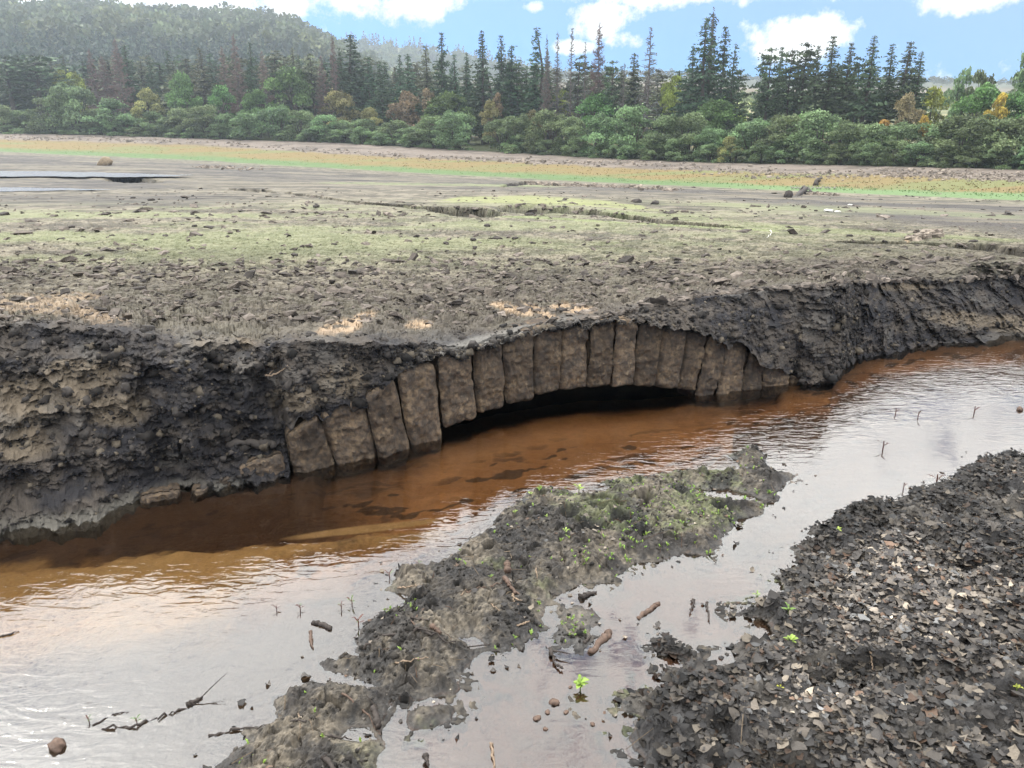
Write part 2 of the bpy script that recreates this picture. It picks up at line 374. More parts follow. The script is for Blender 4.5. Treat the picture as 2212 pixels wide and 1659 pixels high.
# pale stone sill at the water line on the left
cc = mix(cc, np.array([.095,.088,.075]), (1-sst(.02,.08, Z))*sst(-.1,.0,Z)*(1-sst(480,560,PX)))
col = np.where(cf[..., None], cc, col)
t = np.clip((row-ncl+4)/8, 0, 1); col = np.where((row < ncl+4)[...,None], cc, mix(cc, col, np.clip((row-ncl-4)/14,0,1)))
rg = np.ones_like(PX); rg = np.where(PY > 420, rg, rg)
C4 = np.concatenate([np.clip(col, .004, .8), rg[..., None]], -1).reshape(-1, 4)
V = np.stack([X, Y, Z], -1).reshape(-1, 3)
MAT_BED = ground_mat('dried_mud', var=.55, bump=.02, fine=26)
link('lake_bed', mesh_np('lake_bed', V, grid_faces(nR, N), col=C4, smooth=False), MAT_BED)['kind'] = 'structure'
far_r, far_z = GR.copy(), Z.copy()
def far_ground(a, r):                # height of the far sheet at azimuth a, range r
    j = int(np.clip(np.searchsorted(colA, a), 1, N-1)); rr = far_r[ncl:, j]
    return float(np.interp(r, rr, far_z[ncl:, j]))
def at_px(x, y, lo=None):            # where the ray through photo pixel (x, y) meets the dried bed
    a, s = ang(x, y); j = int(np.clip(np.searchsorted(colA, float(a)), 1, N-1))
    i0 = ncl if lo is None else lo
    d = (H-float(s)*far_r[i0:, j])-far_z[i0:, j]
    k = np.where(d < 0)[0]; k = k[0] if len(k) else len(d)-1
    r = far_r[i0+k, j]; return np.array([r*sin(a), r*cos(a), far_z[i0+k, j]])
def shore_at(x, y=330):
    a = float(ang(x, y)[0]); return a, float(np.interp(a, colA, shore_r))
_XB, _YB = X.copy(), Y.copy()
def V_BED(i, j): return np.stack([_XB[i, j], _YB[i, j], far_z[i, j]], -1)
del X, Y, Z, PX, PY, col, cc, C4, V, A2, row, Sx
# ------------------------------------------------------------------ pools of standing water out on the bed
g = NT('pool_water')
bsp = g.n('BsdfPrincipled', {'Base Color':(.17,.17,.17,1), 'Roughness':.22, 'IOR':1.33, 'Specular IOR Level':1.0})
MAT_POOL = g.surf(bsp)
def pool(pts, z):
    q0 = np.array(pts+[pts[0]], float); tq = np.linspace(0, len(pts), 160)[:-1]; xs = np.interp(tq, range(len(q0)), q0[:,0]); ys = np.interp(tq, range(len(q0)), q0[:,1])+1.1*vn2(xs*.045, xs*0+z*9+pts[0][1])+.5*vn2(xs*.2, xs*0+3)
    v = [(*gnd(x, y, z), z) for x, y in zip(xs, ys)]; n = len(v)
    c = np.mean(v, 0)
    me = bpy.data.meshes.new('pool'); me.from_pydata([tuple(q) for q in v], [], [tuple(range(n))]); me.update()
    o = link('water', me, MAT_POOL); o['kind'] = 'structure'
pool([(-500,364),(-200,366),(0,369),(130,371),(250,373),(340,376),(420,379),(300,382),(170,382),(0,381),(-500,380)], -.50)
pool([(-500,400),(-200,402),(0,404),(60,405),(150,407),(250,409),(160,411),(0,413),(-500,412)], -.50)
# ------------------------------------------------------------------ near side: stream bed, mud island, leaf-covered bank (one sheet)
BANK = [(2212,985),(2120,992),(2095,1012),(2075,1022),(2030,1050),(1990,1062),(1985,1078),(1925,1083),(1885,1098),(1835,1100),(1800,1112),(1792,1128),(1750,1143),(1765,1160),(1700,1183),(1726,1212),
 (1712,1240),(1663,1240),(1690,1262),(1702,1292),(1640,1300),(1600,1318),(1556,1318),(1575,1332),(1650,1342),(1672,1368),(1686,1392),(1640,1387),(1570,1390),(1585,1410),(1584,1450),(1545,1448),(1530,1414),
 (1470,1412),(1455,1394),(1417,1388),(1430,1410),(1478,1420),(1492,1450),(1430,1450),(1415,1462),(1440,1480),(1400,1504),(1345,1512),(1340,1535),(1392,1555),(1356,1575),(1362,1610),(1392,1636),(1400,1680),(1420,1800),(1500,2300),(2600,3200),(3600,2600),(3300,1200),(2600,940)]
ISL = [(1724,1027),(1702,1038),(1680,1064),(1676,1081),(1658,1086),(1641,1095),(1641,1108),(1597,1121),(1588,1143),(1553,1165),(1549,1190),(1527,1200),(1479,1195),(1439,1208),(1374,1213),(1352,1230),(1317,1255),
 (1262,1262),(1198,1285),(1180,1320),(1150,1372),(1100,1406),(1055,1406),(1020,1420),(1006,1450),(984,1468),(988,1495),(930,1508),(894,1517),(867,1513),(850,1508),(841,1535),(827,1566),(827,1615),(809,1647),(815,1700),(790,1900),(400,1900),(440,1690),(466,1656),
 (500,1640),(542,1602),(533,1580),(604,1558),(582,1526),(595,1504),(631,1486),(676,1473),(725,1482),(769,1484),(800,1490),(830,1488),(800,1470),(760,1464),(716,1450),(698,1432),(742,1419),(778,1419),(778,1388),(769,1379),(787,1348),(823,1325),(867,1312),(876,1285),(841,1276),
 (854,1245),(867,1227),(925,1223),(966,1209),(1000,1180),(1019,1165),(1064,1147),(1073,1111),(1109,1098),(1144,1067),(1189,1058),(1265,1071),(1310,1062),(1323,1050),(1300,1042),(1376,1035),(1426,1032),(1461,1018),(1514,1018),(1597,1019),(1600,1005),(1575,985),(1623,972),(1652,976),(1654,998),(1667,1016)]
H1 = [(1492,1049),(1530,1060),(1575,1054),(1620,1068),(1652,1082),(1600,1091),(1535,1080),(1510,1068)]
H2 = [(992,1379),(1028,1375),(1050,1397),(1015,1406)]
H3 = [(725,1598),(751,1575),(796,1571),(818,1598),(778,1607)]
I2 = [(881,1557),(885,1535),(948,1522),(988,1526),(975,1557),(930,1571),(894,1575)]
I3 = [(1190,1310),(1240,1302),(1262,1312),(1300,1335),(1292,1370),(1250,1400),(1205,1402),(1185,1380),(1215,1350)]
BAR = [(-120,1222),(150,1196),(400,1166),(600,1152),(800,1132),(935,1118),(965,1130),(900,1150),(700,1172),(600,1196),(520,1260),(480,1330),(300,1420),(0,1460),(-120,1500)]
POOL = [(1330,1230),(1560,1200),(1700,1190),(1700,1480),(1400,1500),(1400,1900),(820,1900),(840,1500),(1000,1450),(1100,1400),(1200,1290)]
W = lambda poly: gnd(np.array(poly)[:,0], np.array(poly)[:,1], 0.0)
wBANK, wISL, wH1, wH2, wH3, wI2, wI3, wBAR, wPOOL = map(W, (BANK, ISL, H1, H2, H3, I2, I3, BAR, POOL))
FOOT = [(1262,1175,16),(1055,1188,14),(1300,1100,30),(1180,1085,14),(1230,1110,22),(1340,1120,26),(1275,1145,26),(1400,1075,24),(1470,1062,30),(1560,1095,24),(905,1290,22),(935,1310,16),(1385,1150,18),(1060,1186,12),(880,1445,14),(870,1500,14),(990,1270,12)]
wF = [( *gnd(x, y, .06), r*4.6/F*1.05*(7.0 if y < 1200 else 5.0)/6) for x, y, r in FOOT]
def near_parts(X, Y):
    wob = .035*fbm(X*7, Y*7, 3)+.018*fbm(X*28, Y*28, 2)
    sb = sdist(wBANK, X, Y)+wob; si = sdist(wISL, X, Y)+wob
    for h in (wH1, wH2, wH3): si = np.minimum(si, -sdist(h, X, Y)+wob*.4)
    s2 = sdist(wI2, X, Y)+wob*.6; s3 = sdist(wI3, X, Y)-.02+wob*1.2
    sr = sdist(wBAR, X, Y)+wob; spl = sdist(wPOOL, X, Y)
    return sb, si, s2, s3, sr, spl
def near_z(X, Y, parts=None):
    sb, si, s2, s3, sr, spl = parts if parts is not None else near_parts(X, Y)
    r = np.hypot(X, Y)
    n4 = fbm(X*4+3, Y*4, 4); n12 = ridge(X*9+1, Y*9, 4); n40 = fbm(X*38, Y*38, 3)
    bed = -.14+.03*n4
    bed = bed+.08*sst(-.12, .12, sr)
    bed = bed+.115*sst(-.25, .15, spl)*sst(0,1,1)
    bl = sst(-.2, .4, sdist(BLW, X, Y)); bed = np.maximum(bed, -.10*bl-.25*(1-bl))
    wd_ = rb_of(np.arctan2(X, Y))-np.hypot(X, Y); az0_ = np.arctan2(X, Y)
    fz_ = (1-sst(-.28,-.22,az0_))+sst(.33,.36,az0_)
    bed = bed+.010*n12; bed = np.where(wd_ < .9, np.maximum(bed, (-.035-.16*np.clip(wd_, 0, 1))*fz_-.4*(1-fz_)), bed)
    lump = .5+.5*n4
    muck = sst(.0, .4, fbm(X*6+8, Y*6, 3)+fbm(X*22, Y*22, 2)*.4)
    zi = np.clip(si*.55, -.03, .055)+np.clip(si, 0, .4)*.10*lump+np.where(si > -.04, 1, 0)*(.026*n12+.012*n40+.005*fbm(X*95, Y*95, 2))*sst(-.04, .08, si)
    c1, c2, ci, co1, co2 = worley(X/.11+.3*n4, Y/.11)
    zi = zi+sst(.02,.12,si)*(.024*_V[ci]+.02*(co1*_V[(ci*3)&255]+co2*_V[(ci*5)&255])-.012*(1-sst(0,.18,c2-c1)))*(1-.8*sst(.1,.5,muck))
    for fx, fy, fr in wF:
        d = np.hypot(X-fx, Y-fy)/fr; zi = zi-.085*(1-sst(.35, 1.0, d+.35*n4))+.02*np.exp(-((d-1.1)/.25)**2)
    zb = np.clip(sb*.6, -.03, .05)+np.clip(sb, 0, 9)*.13+sst(-.02, .1, sb)*(.050*n12+.07*n4+.008*n40)-.09*sst(.15,.4,fbm(X*2.6+20,Y*2.6,3))*sst(.1,.4,sb)
    z2 = np.clip(s2*.8, -.03, .04)+sst(-.02,.05,s2)*.012*n12
    z3 = np.clip(s3*.25, -.03, .008)+.008*n12+.006*n40
    sh = -.03*0
    def slope(s, k=.45): return np.maximum(s*k, -.30)
    z = bed
    z = np.maximum(z, np.where(si > -.06, zi, slope(si+.0)-.005))
    z = np.maximum(z, np.where(sb > -.05, zb, slope(sb)-.005))
    z = np.maximum(z, np.where(s2 > -.04, z2, slope(s2, .8)-.005))
    z = np.maximum(z, np.where(s3 > -.04, z3, slope(s3, .35)-.005))
    # scattered muck breaking the surface around the edges
    prox = np.maximum(np.maximum(si, sb), np.maximum(s2, s3))
    spk = fbm(X*17+5, Y*17, 3)
    mk = sst(-.25, -.02, prox)*sst(.12, .30, spk)*sst(-.2,.0,spl)
    z = np.where((prox < 0)&(mk > 0), np.maximum(z, z*(1-mk)+(.004+.006*n40)*mk), z)
    z = z+sst(1.75, 1.0, r)*1.0
    return z
BLW = W([(-300,1450),(0,1400),(330,1350),(700,1260),(900,1225),(850,1300),(770,1400),(700,1440),(560,1540),(500,1660),(400,1950),(-600,1950)])
_as = np.linspace(-85, 85, 681)*pi/180; _rs = rb_of(_as)
for _ in range(40): _rs[1:-1] = (_rs[:-2]+_rs[1:-1]*2+_rs[2:])/4
_rs = np.maximum(_rs, rb_of(_as))
for _ in range(12): _rs[1:-1] = (_rs[:-2]+_rs[1:-1]*2+_rs[2:])/4
def rbs_of(a): return np.interp(a, _as, _rs)
nA = np.concatenate([np.linspace(-80, -47, 25)[:-1], np.linspace(-47, 47, 1120), np.linspace(47, 80, 25)[1:]])*pi/180
nr_rows = 580; rb2 = rbs_of(nA)+1.1
rr1 = np.concatenate([.95*(2.0/.95)**(np.arange(40)/40), 2.0*(6.6/2.0)**(np.arange(780)/780)])[:, None]
t2 = np.linspace(0, 1, 110)[:, None]
NR = np.concatenate([np.minimum(rr1*np.ones_like(rb2)[None], rb2[None]*np.linspace(.2, .86, 820)[:, None]), 6.6*0+np.minimum(6.6, rb2*.86)[None]*(1-t2)+rb2[None]*t2])
NR = np.maximum.accumulate(NR, 0)
A2 = np.broadcast_to(nA, NR.shape)
X = NR*np.sin(A2); Y = NR*np.cos(A2)
parts = near_parts(X, Y); Z = near_z(X, Y, parts)
sb, si, s2, s3, sr, spl = parts
edge = sst(.1, .6, NR-rb_of(nA)[None, :]); Z = Z-.15*edge
PX, PY = pix(X, Y, Z)
NC = fbm(X*5, Y*5, 4); NF = fbm(X*23, Y*23, 3)
silt = np.array([.34,.185,.080]); dsilt = np.array([.10,.055,.03]); gold = np.array([.62,.40,.17]); red = np.array([.17,.085,.052])
flow = fbm((X*bd[0]+Y*bd[1])*1.2+.6*NC, (X*bn[0]+Y*bn[1])*4.5+.8*NC, 4)
col = mix(silt, silt*1.25+.01, sst(-.2,.4,flow))
col = mix(col, dsilt, .8*sst(.22,.5, fbm((X*bd[0]+Y*bd[1])*3, (X*bn[0]+Y*bn[1])*7+2, 4)))
sp1 = sst(.38,.5, fbm((X*bd[0]+Y*bd[1])*4+11, (X*bn[0]+Y*bn[1])*9, 3)); col = mix(col, np.array([.03,.022,.015]), .8*sp1)
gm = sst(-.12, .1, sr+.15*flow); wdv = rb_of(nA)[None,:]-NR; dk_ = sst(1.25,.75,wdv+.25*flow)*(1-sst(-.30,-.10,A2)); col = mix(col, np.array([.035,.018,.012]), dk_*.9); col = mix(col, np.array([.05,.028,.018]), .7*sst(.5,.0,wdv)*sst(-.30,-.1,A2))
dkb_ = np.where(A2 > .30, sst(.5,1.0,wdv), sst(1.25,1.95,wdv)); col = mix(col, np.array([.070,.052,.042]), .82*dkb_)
und_ = sst(.75,.35,wdv)*sst(-.16,-.08,A2)*(1-sst(.25,.33,A2)); col = mix(col, np.array([.50,.29,.14]), .85*und_)  # bed colour lightened under the arch, standing in for diffuse light there
col = mix(col, mix(gold, gold*.7, sst(-.3,.4,flow)), gm*.85)
tanr = (1-sst(.4,1.2, (((PX-790)/170)**2+((PY-1143+(PX-790)*.12)/9)**2)+.4*NC)); col = mix(col, np.array([.5,.37,.2]), tanr)
col = mix(col, mix(red, np.array([.13,.085,.06]), sst(-.2,.3,NC)), sst(-.1,.2,spl))
blm = sst(-.2,.3, sdist(BLW, X, Y)); col = mix(col, np.array([.10,.080,.065]), blm*.9)
mud = mix(np.array([.036,.031,.026]), np.array([.125,.105,.078]), sst(-.35,.35,NC+.4*NF))
up = (Z > .055)
mud = mix(mud, np.array([.095,.110,.045]), .7*sst(700,900,PX)*sst(.05,.45, fbm(X*2+4, Y*2, 3)+.2*NF+.35*(1-sst(.3,1.6, ((PX-1430)/170)**2+((PY-1110)/55)**2))))
mud = mix(mud, np.array([.028,.026,.025]), sst(.08,.3, fbm(X*3.2+9, Y*3.2, 4)+.3*NF)*.85)
for fx, fy, fr in wF: mud = mix(mud, np.array([.02,.019,.018]), .9*(1-sst(.6,1.15, np.hypot(X-fx, Y-fy)/fr+.3*NC)))
mud = mud*.85*(1+.9*fbm(X*60, Y*60, 3)+.5*fbm(X*19+4, Y*19, 3))[..., None].clip(.3, 2)
im = sst(-.03, .015, np.maximum(np.maximum(si, s2), s3)+.012*NF)
col = mix(col, mud, im)
wetm = sst(.03, -.005, Z)
bank = mix(np.array([.025,.023,.022]), np.array([.07,.062,.052]), sst(-.3,.4,NC))
bmk = sst(-.03, .015, sb+.012*NF); col = mix(col, bank, bmk)
prox = np.maximum(np.maximum(si, sb), np.maximum(s2, s3)); spkm = sst(-.012, .0, Z)*(prox < 0); col = mix(col, mud*.8, spkm)
land = np.maximum(im, bmk)
col = mix(col, col*.6, land*sst(.035,.0,Z))          # soaked margin
rg = 1-.55*land*sst(.04,.0,Z)-.2*bmk-.12*im
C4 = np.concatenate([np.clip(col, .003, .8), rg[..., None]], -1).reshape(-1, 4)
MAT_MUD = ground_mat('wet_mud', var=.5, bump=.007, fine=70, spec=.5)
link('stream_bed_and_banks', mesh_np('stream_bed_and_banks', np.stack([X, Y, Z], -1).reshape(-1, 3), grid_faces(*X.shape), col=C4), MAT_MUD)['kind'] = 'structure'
# ------------------------------------------------------------------ the stream
def fan(nrow, ncol, zs):
    a = np.linspace(-80, 80, ncol)*pi/180; rr = .8*(((rbs_of(a)+1.2)/.8)[None, :])**np.linspace(0, 1, nrow)[:, None]
    aa = np.broadcast_to(a, rr.shape); return rr*np.sin(aa), rr*np.cos(aa)
wxg, wyg = fan(260, 700, 0)
n = wxg.size
pxw, pyw = pix(wxg, wyg, 0*wxg)
def bl(cx, cy, rx, ry, rot=0):
    dx = pxw-cx; dy = pyw-cy; c, s_ = cos(rot), sin(rot)
    return np.exp(-(((dx*c+dy*s_)/rx)**2+((-dx*s_+dy*c)/ry)**2))
rip = .24+1.6*bl(1480,965,230,55,-.2)+1.3*bl(1750,900,170,50,-.1)+1.1*bl(2100,800,260,50,-.05)+.12*bl(250,1350,450,120)+.5*bl(200,1560,420,110)+.5*bl(500,1290,120,60)+.4*bl(1000,1185,160,30)
rip -= .30*bl(1350,1400,330,200)+.25*bl(1950,980,250,70)
rip = np.clip(rip, .05, 2.2)
top = np.stack([wxg, wyg, 0*wxg], -1).reshape(-1, 3); bot = top.copy(); bot[:, 2] = -.7
Ft = grid_faces(*wxg.shape); ii = np.arange(n).reshape(wxg.shape)
ring = np.concatenate([ii[0, :-1], ii[:-1, -1], ii[-1, :0:-1], ii[:0:-1, 0]])
nx = np.roll(ring, -1); sides = np.stack([ring, nx, nx+n, ring+n], -1)
FW = np.concatenate([Ft, (Ft+n)[:, ::-1], sides])
g = NT('peaty_water'); pos = P(g)
mp = g.n('Mapping', {'Vector':pos, 'Rotation':(0,0,-atan2(bd[1], bd[0])), 'Scale':(.55,1.5,1)})
mp2 = g.n('Mapping', {'Vector':pos, 'Rotation':(0,0,.5), 'Scale':(1.3,.7,1)})
r_ = g.n('Attribute', attribute_name='rip').outputs['Fac']
h = g.math('ADD', g.math('MULTIPLY', g.noise(mp.outputs[0], 11, 2, .5, .8).outputs[0], .0075), g.math('MULTIPLY', g.noise(mp2.outputs[0], 24, 2, .5, 1.2).outputs[0], .0016))
h = g.math('ADD', h, g.math('MULTIPLY', g.noise(pos, 2.6, 2, .5, .5).outputs[0], .010))
h = g.math('MULTIPLY', h, r_)
bp = g.n('Bump', {'Height':h, 'Strength':1.0, 'Distance':1.0})
fr = g.n('Fresnel', {'IOR':1.98, 'Normal':bp.outputs[0]})
gl = g.n('BsdfGlossy', {'Color':(1,1,1,1), 'Roughness':.015, 'Normal':bp.outputs[0]})
tr = g.n('BsdfTransparent', {'Color':(.97,.93,.86,1)})
mx = g.n('MixShader', {0:fr.outputs[0], 1:tr.outputs[0], 2:gl.outputs[0]})
g.surf(mx)
va = g.n('VolumeAbsorption', {'Color':(.84,.56,.20,1), 'Density':1.5})
g.t.links.new(va.outputs[0], g.out.inputs['Volume'])
MAT_WATER = g.m
link('stream_water', mesh_np('stream_water', np.concatenate([top, bot]), FW, smooth=True, extra=np.concatenate([rip.ravel(), rip.ravel()])), MAT_WATER)['kind'] = 'structure'
# ------------------------------------------------------------------ buried arch: dressed voussoirs
g = NT('bridge_stone'); tcs = P(g)
n1 = g.noise(tcs, 5, 5, .6); n2 = g.noise(tcs, 26, 6, .65); n3 = g.noise(tcs, 90, 4, .6)
c = g.ramp(n1.outputs[0], [(.33,(.050,.039,.030)), (.50,(.115,.083,.056)), (.66,(.19,.135,.082))])
c = g.mixc(g.ramp(n2.outputs[0], [(.42,0.0),(.62,.75)]), c, (.038,.034,.031))
c = g.mixc(g.ramp(g.noise(tcs, 12, 5, .7).outputs[0], [(.58,0.0),(.68,.6)]), c, (.27,.20,.125))
rr_ = g.n('ObjectInfo').outputs['Random']
c = g.mixc(1.0, c, g.math('ADD', g.math('MULTIPLY', rr_, .5), .78), 'MULTIPLY')
hh = g.math('ADD', n2.outputs[0], g.math('MULTIPLY', n3.outputs[0], .5))
MAT_STONE = g.surf(g.n('BsdfPrincipled', {'Base Color':c, 'Roughness':.88, 'Specular IOR Level':.25, 'Normal':g.n('Bump', {'Height':hh, 'Strength':1.0, 'Distance':.018})}))
bn3 = np.array([bn[0], bn[1], 0]); bd3 = np.array([bd[0], bd[1], 0])
if bn3[:2] @ (-B1) < 0: bn3 = -bn3
def facade(x, y):                    # pixel -> (s, z) on the facade plane
    dx, dy, dz = dirs(x, y); D = np.array([float(dx), float(dy), float(dz)])
    a, s = ang(x, y); r = float(rf_of(float(a))); return float(a)*8, H-float(s)*r
STONES = [[(622,948),(688,903),(731,1004),(640,1026)], [(692,906),(787,872),(823,990),(737,1004)], [(790,870),(852,820),(891,964),(825,986)],
 [(857,812),(942,799),(958,946),(896,961)], [(947,768),(1016,753),(1030,901),(962,931)], [(1026,752),(1086,738),(1092,883),(1034,898)], [(1089,740),(1155,712),(1153,866),(1096,877)],
 [(1158,714),(1215,703),(1207,845),(1156,857)], [(1217,708),(1276,704),(1269,841),(1210,846)], [(1280,702),(1335,692),(1321,837),(1272,842)], [(1338,690),(1381,690),(1370,834),(1323,837)],
 [(1385,699),(1437,697),(1414,836),(1372,833)], [(1440,706),(1488,702),(1463,842),(1417,838)], [(1492,714),(1532,723),(1505,847),(1466,841)], [(1536,728),(1575,739),(1546,852),(1508,847)],
 [(1580,742),(1620,754),(1604,844),(1550,851)], [(1622,771),(1654,783),(1648,840),(1607,844)], [(1659,787),(1706,802),(1707,830),(1651,838)],
 [(517,1000),(612,975),(634,1030),(512,1052)], [(420,1053),(500,1020),(514,1048),(400,1072)], [(300,1072),(388,1052),(392,1068),(298,1092)], [(1712,806),(1745,816),(1752,828),(1710,832)]]
br = empty('stone_bridge', (float((B1+B2)[0]/2), float((B1+B2)[1]/2), 0))
tag(br, 'low buried arch of brown voussoirs emerging from the dark bank above the stream', 'bridge')
bro = np.array(br.location)
def voussoir(q, idx, name='voussoir'):
    nu, nv = 30, 54
    cs = [np.array(facade(*p)) for p in q]         # tl tr br bl in (s,z)
    if idx >= 18: cs[2] = cs[2]-[0,.10]; cs[3] = cs[3]-[0,.10]
    elif min(cs[2][1], cs[3][1]) < .03: cs[2] = cs[2]-[0,.12]; cs[3] = cs[3]-[0,.12]
    tx = -.03 if idx >= 18 else (.05 if idx in (0,1,2,3,15,16,17) else .008); cs[0] = cs[0]+[-.004,tx]; cs[1] = cs[1]+[.004,tx]; cs[2] = cs[2]+[.004,0]; cs[3] = cs[3]+[-.004,0]
    u = np.linspace(0, 1, nu)[None, :]*np.ones((nv,1)); v = np.linspace(0, 1, nv)[:, None]*np.ones((1,nu))
    # corner rounding in parameter space
    cu = (u-.5)*2; cv = (v-.5)*2
    k = .09; cu2 = cu*(1-k*np.abs(cv)**9*np.abs(cu)**1.5); cv2 = cv*(1-k*.55*np.abs(cu)**9)
    U = cu2/2+.5; Vv = cv2/2+.5
    S = (cs[0][0]*(1-U)+cs[1][0]*U)*(1-Vv)+(cs[3][0]*(1-U)+cs[2][0]*U)*Vv
    Zz = (cs[0][1]*(1-U)+cs[1][1]*U)*(1-Vv)+(cs[3][1]*(1-U)+cs[2][1]*U)*Vv
    S = S+.016*fbm(Zz*7+idx*5, S*2+idx, 3); Zz = Zz+.016*fbm(S*9+idx*3, Zz*2, 3)
    e = np.minimum(np.minimum(u, 1-u)*.30, np.minimum(v, 1-v)*.65)
    d = .055*np.sqrt(np.clip(e/.035, 0, 1))-.055
    d = d+.030*fbm(S*5+idx*9, Zz*5, 4)+.026*ridge(S*11+idx, Zz*8, 4)+.010*fbm(S*45, Zz*45, 3)
    d = d+R.normal(0,.014)+(R.random()-.5)*.03*cu
    bord = (u < 1e-6)|(u > 1-1e-6)|(v < 1e-6)|(v > 1-1e-6)
    rS = rf_of(S/8); front = rS*np.sin(S/8)+bn3[0]*d, rS*np.cos(S/8)+bn3[1]*d
    Vf = np.stack([front[0], front[1], Zz], -1).reshape(-1, 3)
    i = np.arange(nu*nv).reshape(nv, nu); ring = np.concatenate([i[0,:-1], i[:-1,-1], i[-1,:0:-1], i[:0:-1,0]])
    back = Vf[ring]-bn3*(.42 if idx in (0,1,2) else .30); mid = Vf[ring]-bn3*.04
    n0 = len(Vf); m = len(ring); nx = (np.arange(m)+1) % m
    Fs = np.concatenate([grid_faces(nv, nu), np.stack([ring, ring[nx], n0+nx, n0+np.arange(m)], -1), np.stack([n0+np.arange(m), n0+nx, n0+m+nx, n0+m+np.arange(m)], -1)])
    Va = np.concatenate([Vf, mid, back])-bro
    o = link(name, mesh_np(name, Va, Fs, smooth=True), MAT_STONE, br); return o
for i, q in enumerate(STONES): voussoir(q, i, 'voussoir' if i < 18 else 'footing_stone')
# ------------------------------------------------------------------ dead leaves, clods, sprouts (uncountable -> stuff)
def leaf_mesh(name, pos, size, tilt, cols, mat, seed=1, curl=.5, thin=1.0, normal=None):
    rg = np.random.default_rng(seed); n = len(pos)
    # template: 3 across x 5 along, pointed, curled
    us = np.array([0,.25,.5,.75,1.]); wd = np.array([.10,.75,1.,.70,.06])
    T = np.array([[ (u-.5), w*s*.36*thin] for u, w in zip(us, wd) for s in (-1,0,1)])      # 15 x 2
    L = size[:, None]*T[None, :, 0]*(1+.08*rg.normal(size=(n,15))); Wd = size[:, None]*T[None, :, 1]*(1+.20*rg.normal(size=(n,15)))
    cu = curl*rg.normal(size=(n,1)); cv = curl*rg.normal(size=(n,1))
    Zl = size[:, None]*(cu*(T[None,:,0]**2)*1.5+cv*(T[None,:,1]**2)*2.2+.045*rg.normal(size=(n,15)))
    yaw = rg.random(n)*2*pi; pt = tilt*rg.normal(size=n); rl = tilt*rg.normal(size=n)
    c, s = np.cos(pt)[:,None], np.sin(pt)[:,None]; x1 = L*c+Zl*s; z1 = -L*s+Zl*c
    c, s = np.cos(rl)[:,None], np.sin(rl)[:,None]; y1 = Wd*c-z1*s; z2 = Wd*s+z1*c
    c, s = np.cos(yaw)[:,None], np.sin(yaw)[:,None]; x2 = x1*c-y1*s; y2 = x1*s+y1*c
    V = np.stack([x2+pos[:,0:1], y2+pos[:,1:2], z2+pos[:,2:3]], -1).reshape(-1, 3)
    f = []
    for i in range(4):
        for j in range(2):
            a = i*3+j; f.append((a, a+1, a+4, a+3))
    Fq = (np.array(f)[None]+15*np.arange(n)[:, None, None]).reshape(-1, 4)
    fc = np.repeat(cols, 8, 0)
    return mesh_np(name, V, Fq, fcol=fc, smooth=True)
g = NT('dead_leaf'); at = g.n('Attribute', attribute_name='Col')
nn = g.noise(P(g), 120, 3, .6)
c = g.mixc(1.0, at.outputs['Color'], g.math('ADD', g.math('MULTIPLY', nn.outputs[0], .9), .55), 'MULTIPLY')
MAT_LEAF = g.surf(g.n('BsdfPrincipled', {'Base Color':c, 'Roughness':.6, 'Specular IOR Level':.28, 'Normal':g.n('Bump', {'Height':nn.outputs[0], 'Strength':.8, 'Distance':.002})}))
def leaf_cols(n, rg, light=.12):
    pal = np.array([[.026,.024,.023],[.050,.045,.041],[.080,.070,.060],[.12,.102,.083],[.175,.148,.115],[.28,.24,.185],[.085,.055,.038],[.095,.094,.092]])
    pr = np.array([.24,.25,.18,.10,light*.5,light*.06,.07,.06]); pr = pr/pr.sum()
    return pal[rg.choice(len(pal), n, p=pr)]*(1+.25*rg.normal(size=(n,1))).clip(.5, 1.6)
rg = np.random.default_rng(5)
def sample_px(n, x0, x1, y0, y1):    # uniform over ground area of a pixel window (rejection by area)
    c = gnd(np.array([x0,x1,x0,x1]), np.array([y0,y0,y1,y1]), .2)
    return np.stack([rg.uniform(c[:,0].min(), c[:,0].max(), n), rg.uniform(c[:,1].min(), c[:,1].max(), n)], -1)
q = np.concatenate([np.stack([rg.uniform(.1, 7.5, 230000), rg.uniform(1.2, 8.0, 230000)], -1)])
pxq, pyq = pix(q[:,0], q[:,1], np.full(len(q), .2))
q = q[(pxq > 1250)&(pxq < 2500)&(pyq > 920)&(pyq < 1850)]
pr = near_parts(q[:,0], q[:,1]); sbq = pr[0]; keep = (sbq > -.02+.05*rg.normal(size=len(q))**2*0)
# thin the leaves where the photo shows the mud under them
keep &= rg.random(len(q)) < sst(-.03, .12, sbq)*.85+.15
q = q[keep]; zq = near_z(q[:,0], q[:,1]); rngq = np.hypot(q[:,0], q[:,1])
keep = rg.random(len(q)) < np.clip(4.2/rngq, .35, 1); keep2 = rg.random(int(keep.sum())) < .85-.45*sst(.0,.35,fbm(q[keep][:,0]*4+2,q[keep][:,1]*4,3)); q = q[keep][keep2]; zq = zq[keep][keep2]
print('litter leaves', len(q))
pos = np.concatenate([q, (zq+.004+.028*rg.random(len(q))**2)[:, None]], 1)
sz = np.clip(rg.lognormal(-3.38, .42, len(q)), .014, .075)
cl_ = leaf_cols(len(q), rg)
patch = sst(-.2, .3, fbm(q[:,0]*1.3, q[:,1]*1.3, 3)); wetl = sst(.45, .02, sdist(wBANK, q[:,0], q[:,1]))
pit = sst(.1,.35,fbm(q[:,0]*2.6+20,q[:,1]*2.6,3))
cl_ = cl_*(.80+.80*patch)[:, None]*(1-.62*wetl)[:, None]*(1-.5*pit)[:, None]
o = link('leaf_litter', leaf_mesh('leaf_litter', pos, sz, .22, cl_, None, 3), MAT_LEAF)
tag(o, 'thick carpet of dead grey-brown leaves covering the near right bank', 'leaf litter', kind='stuff')
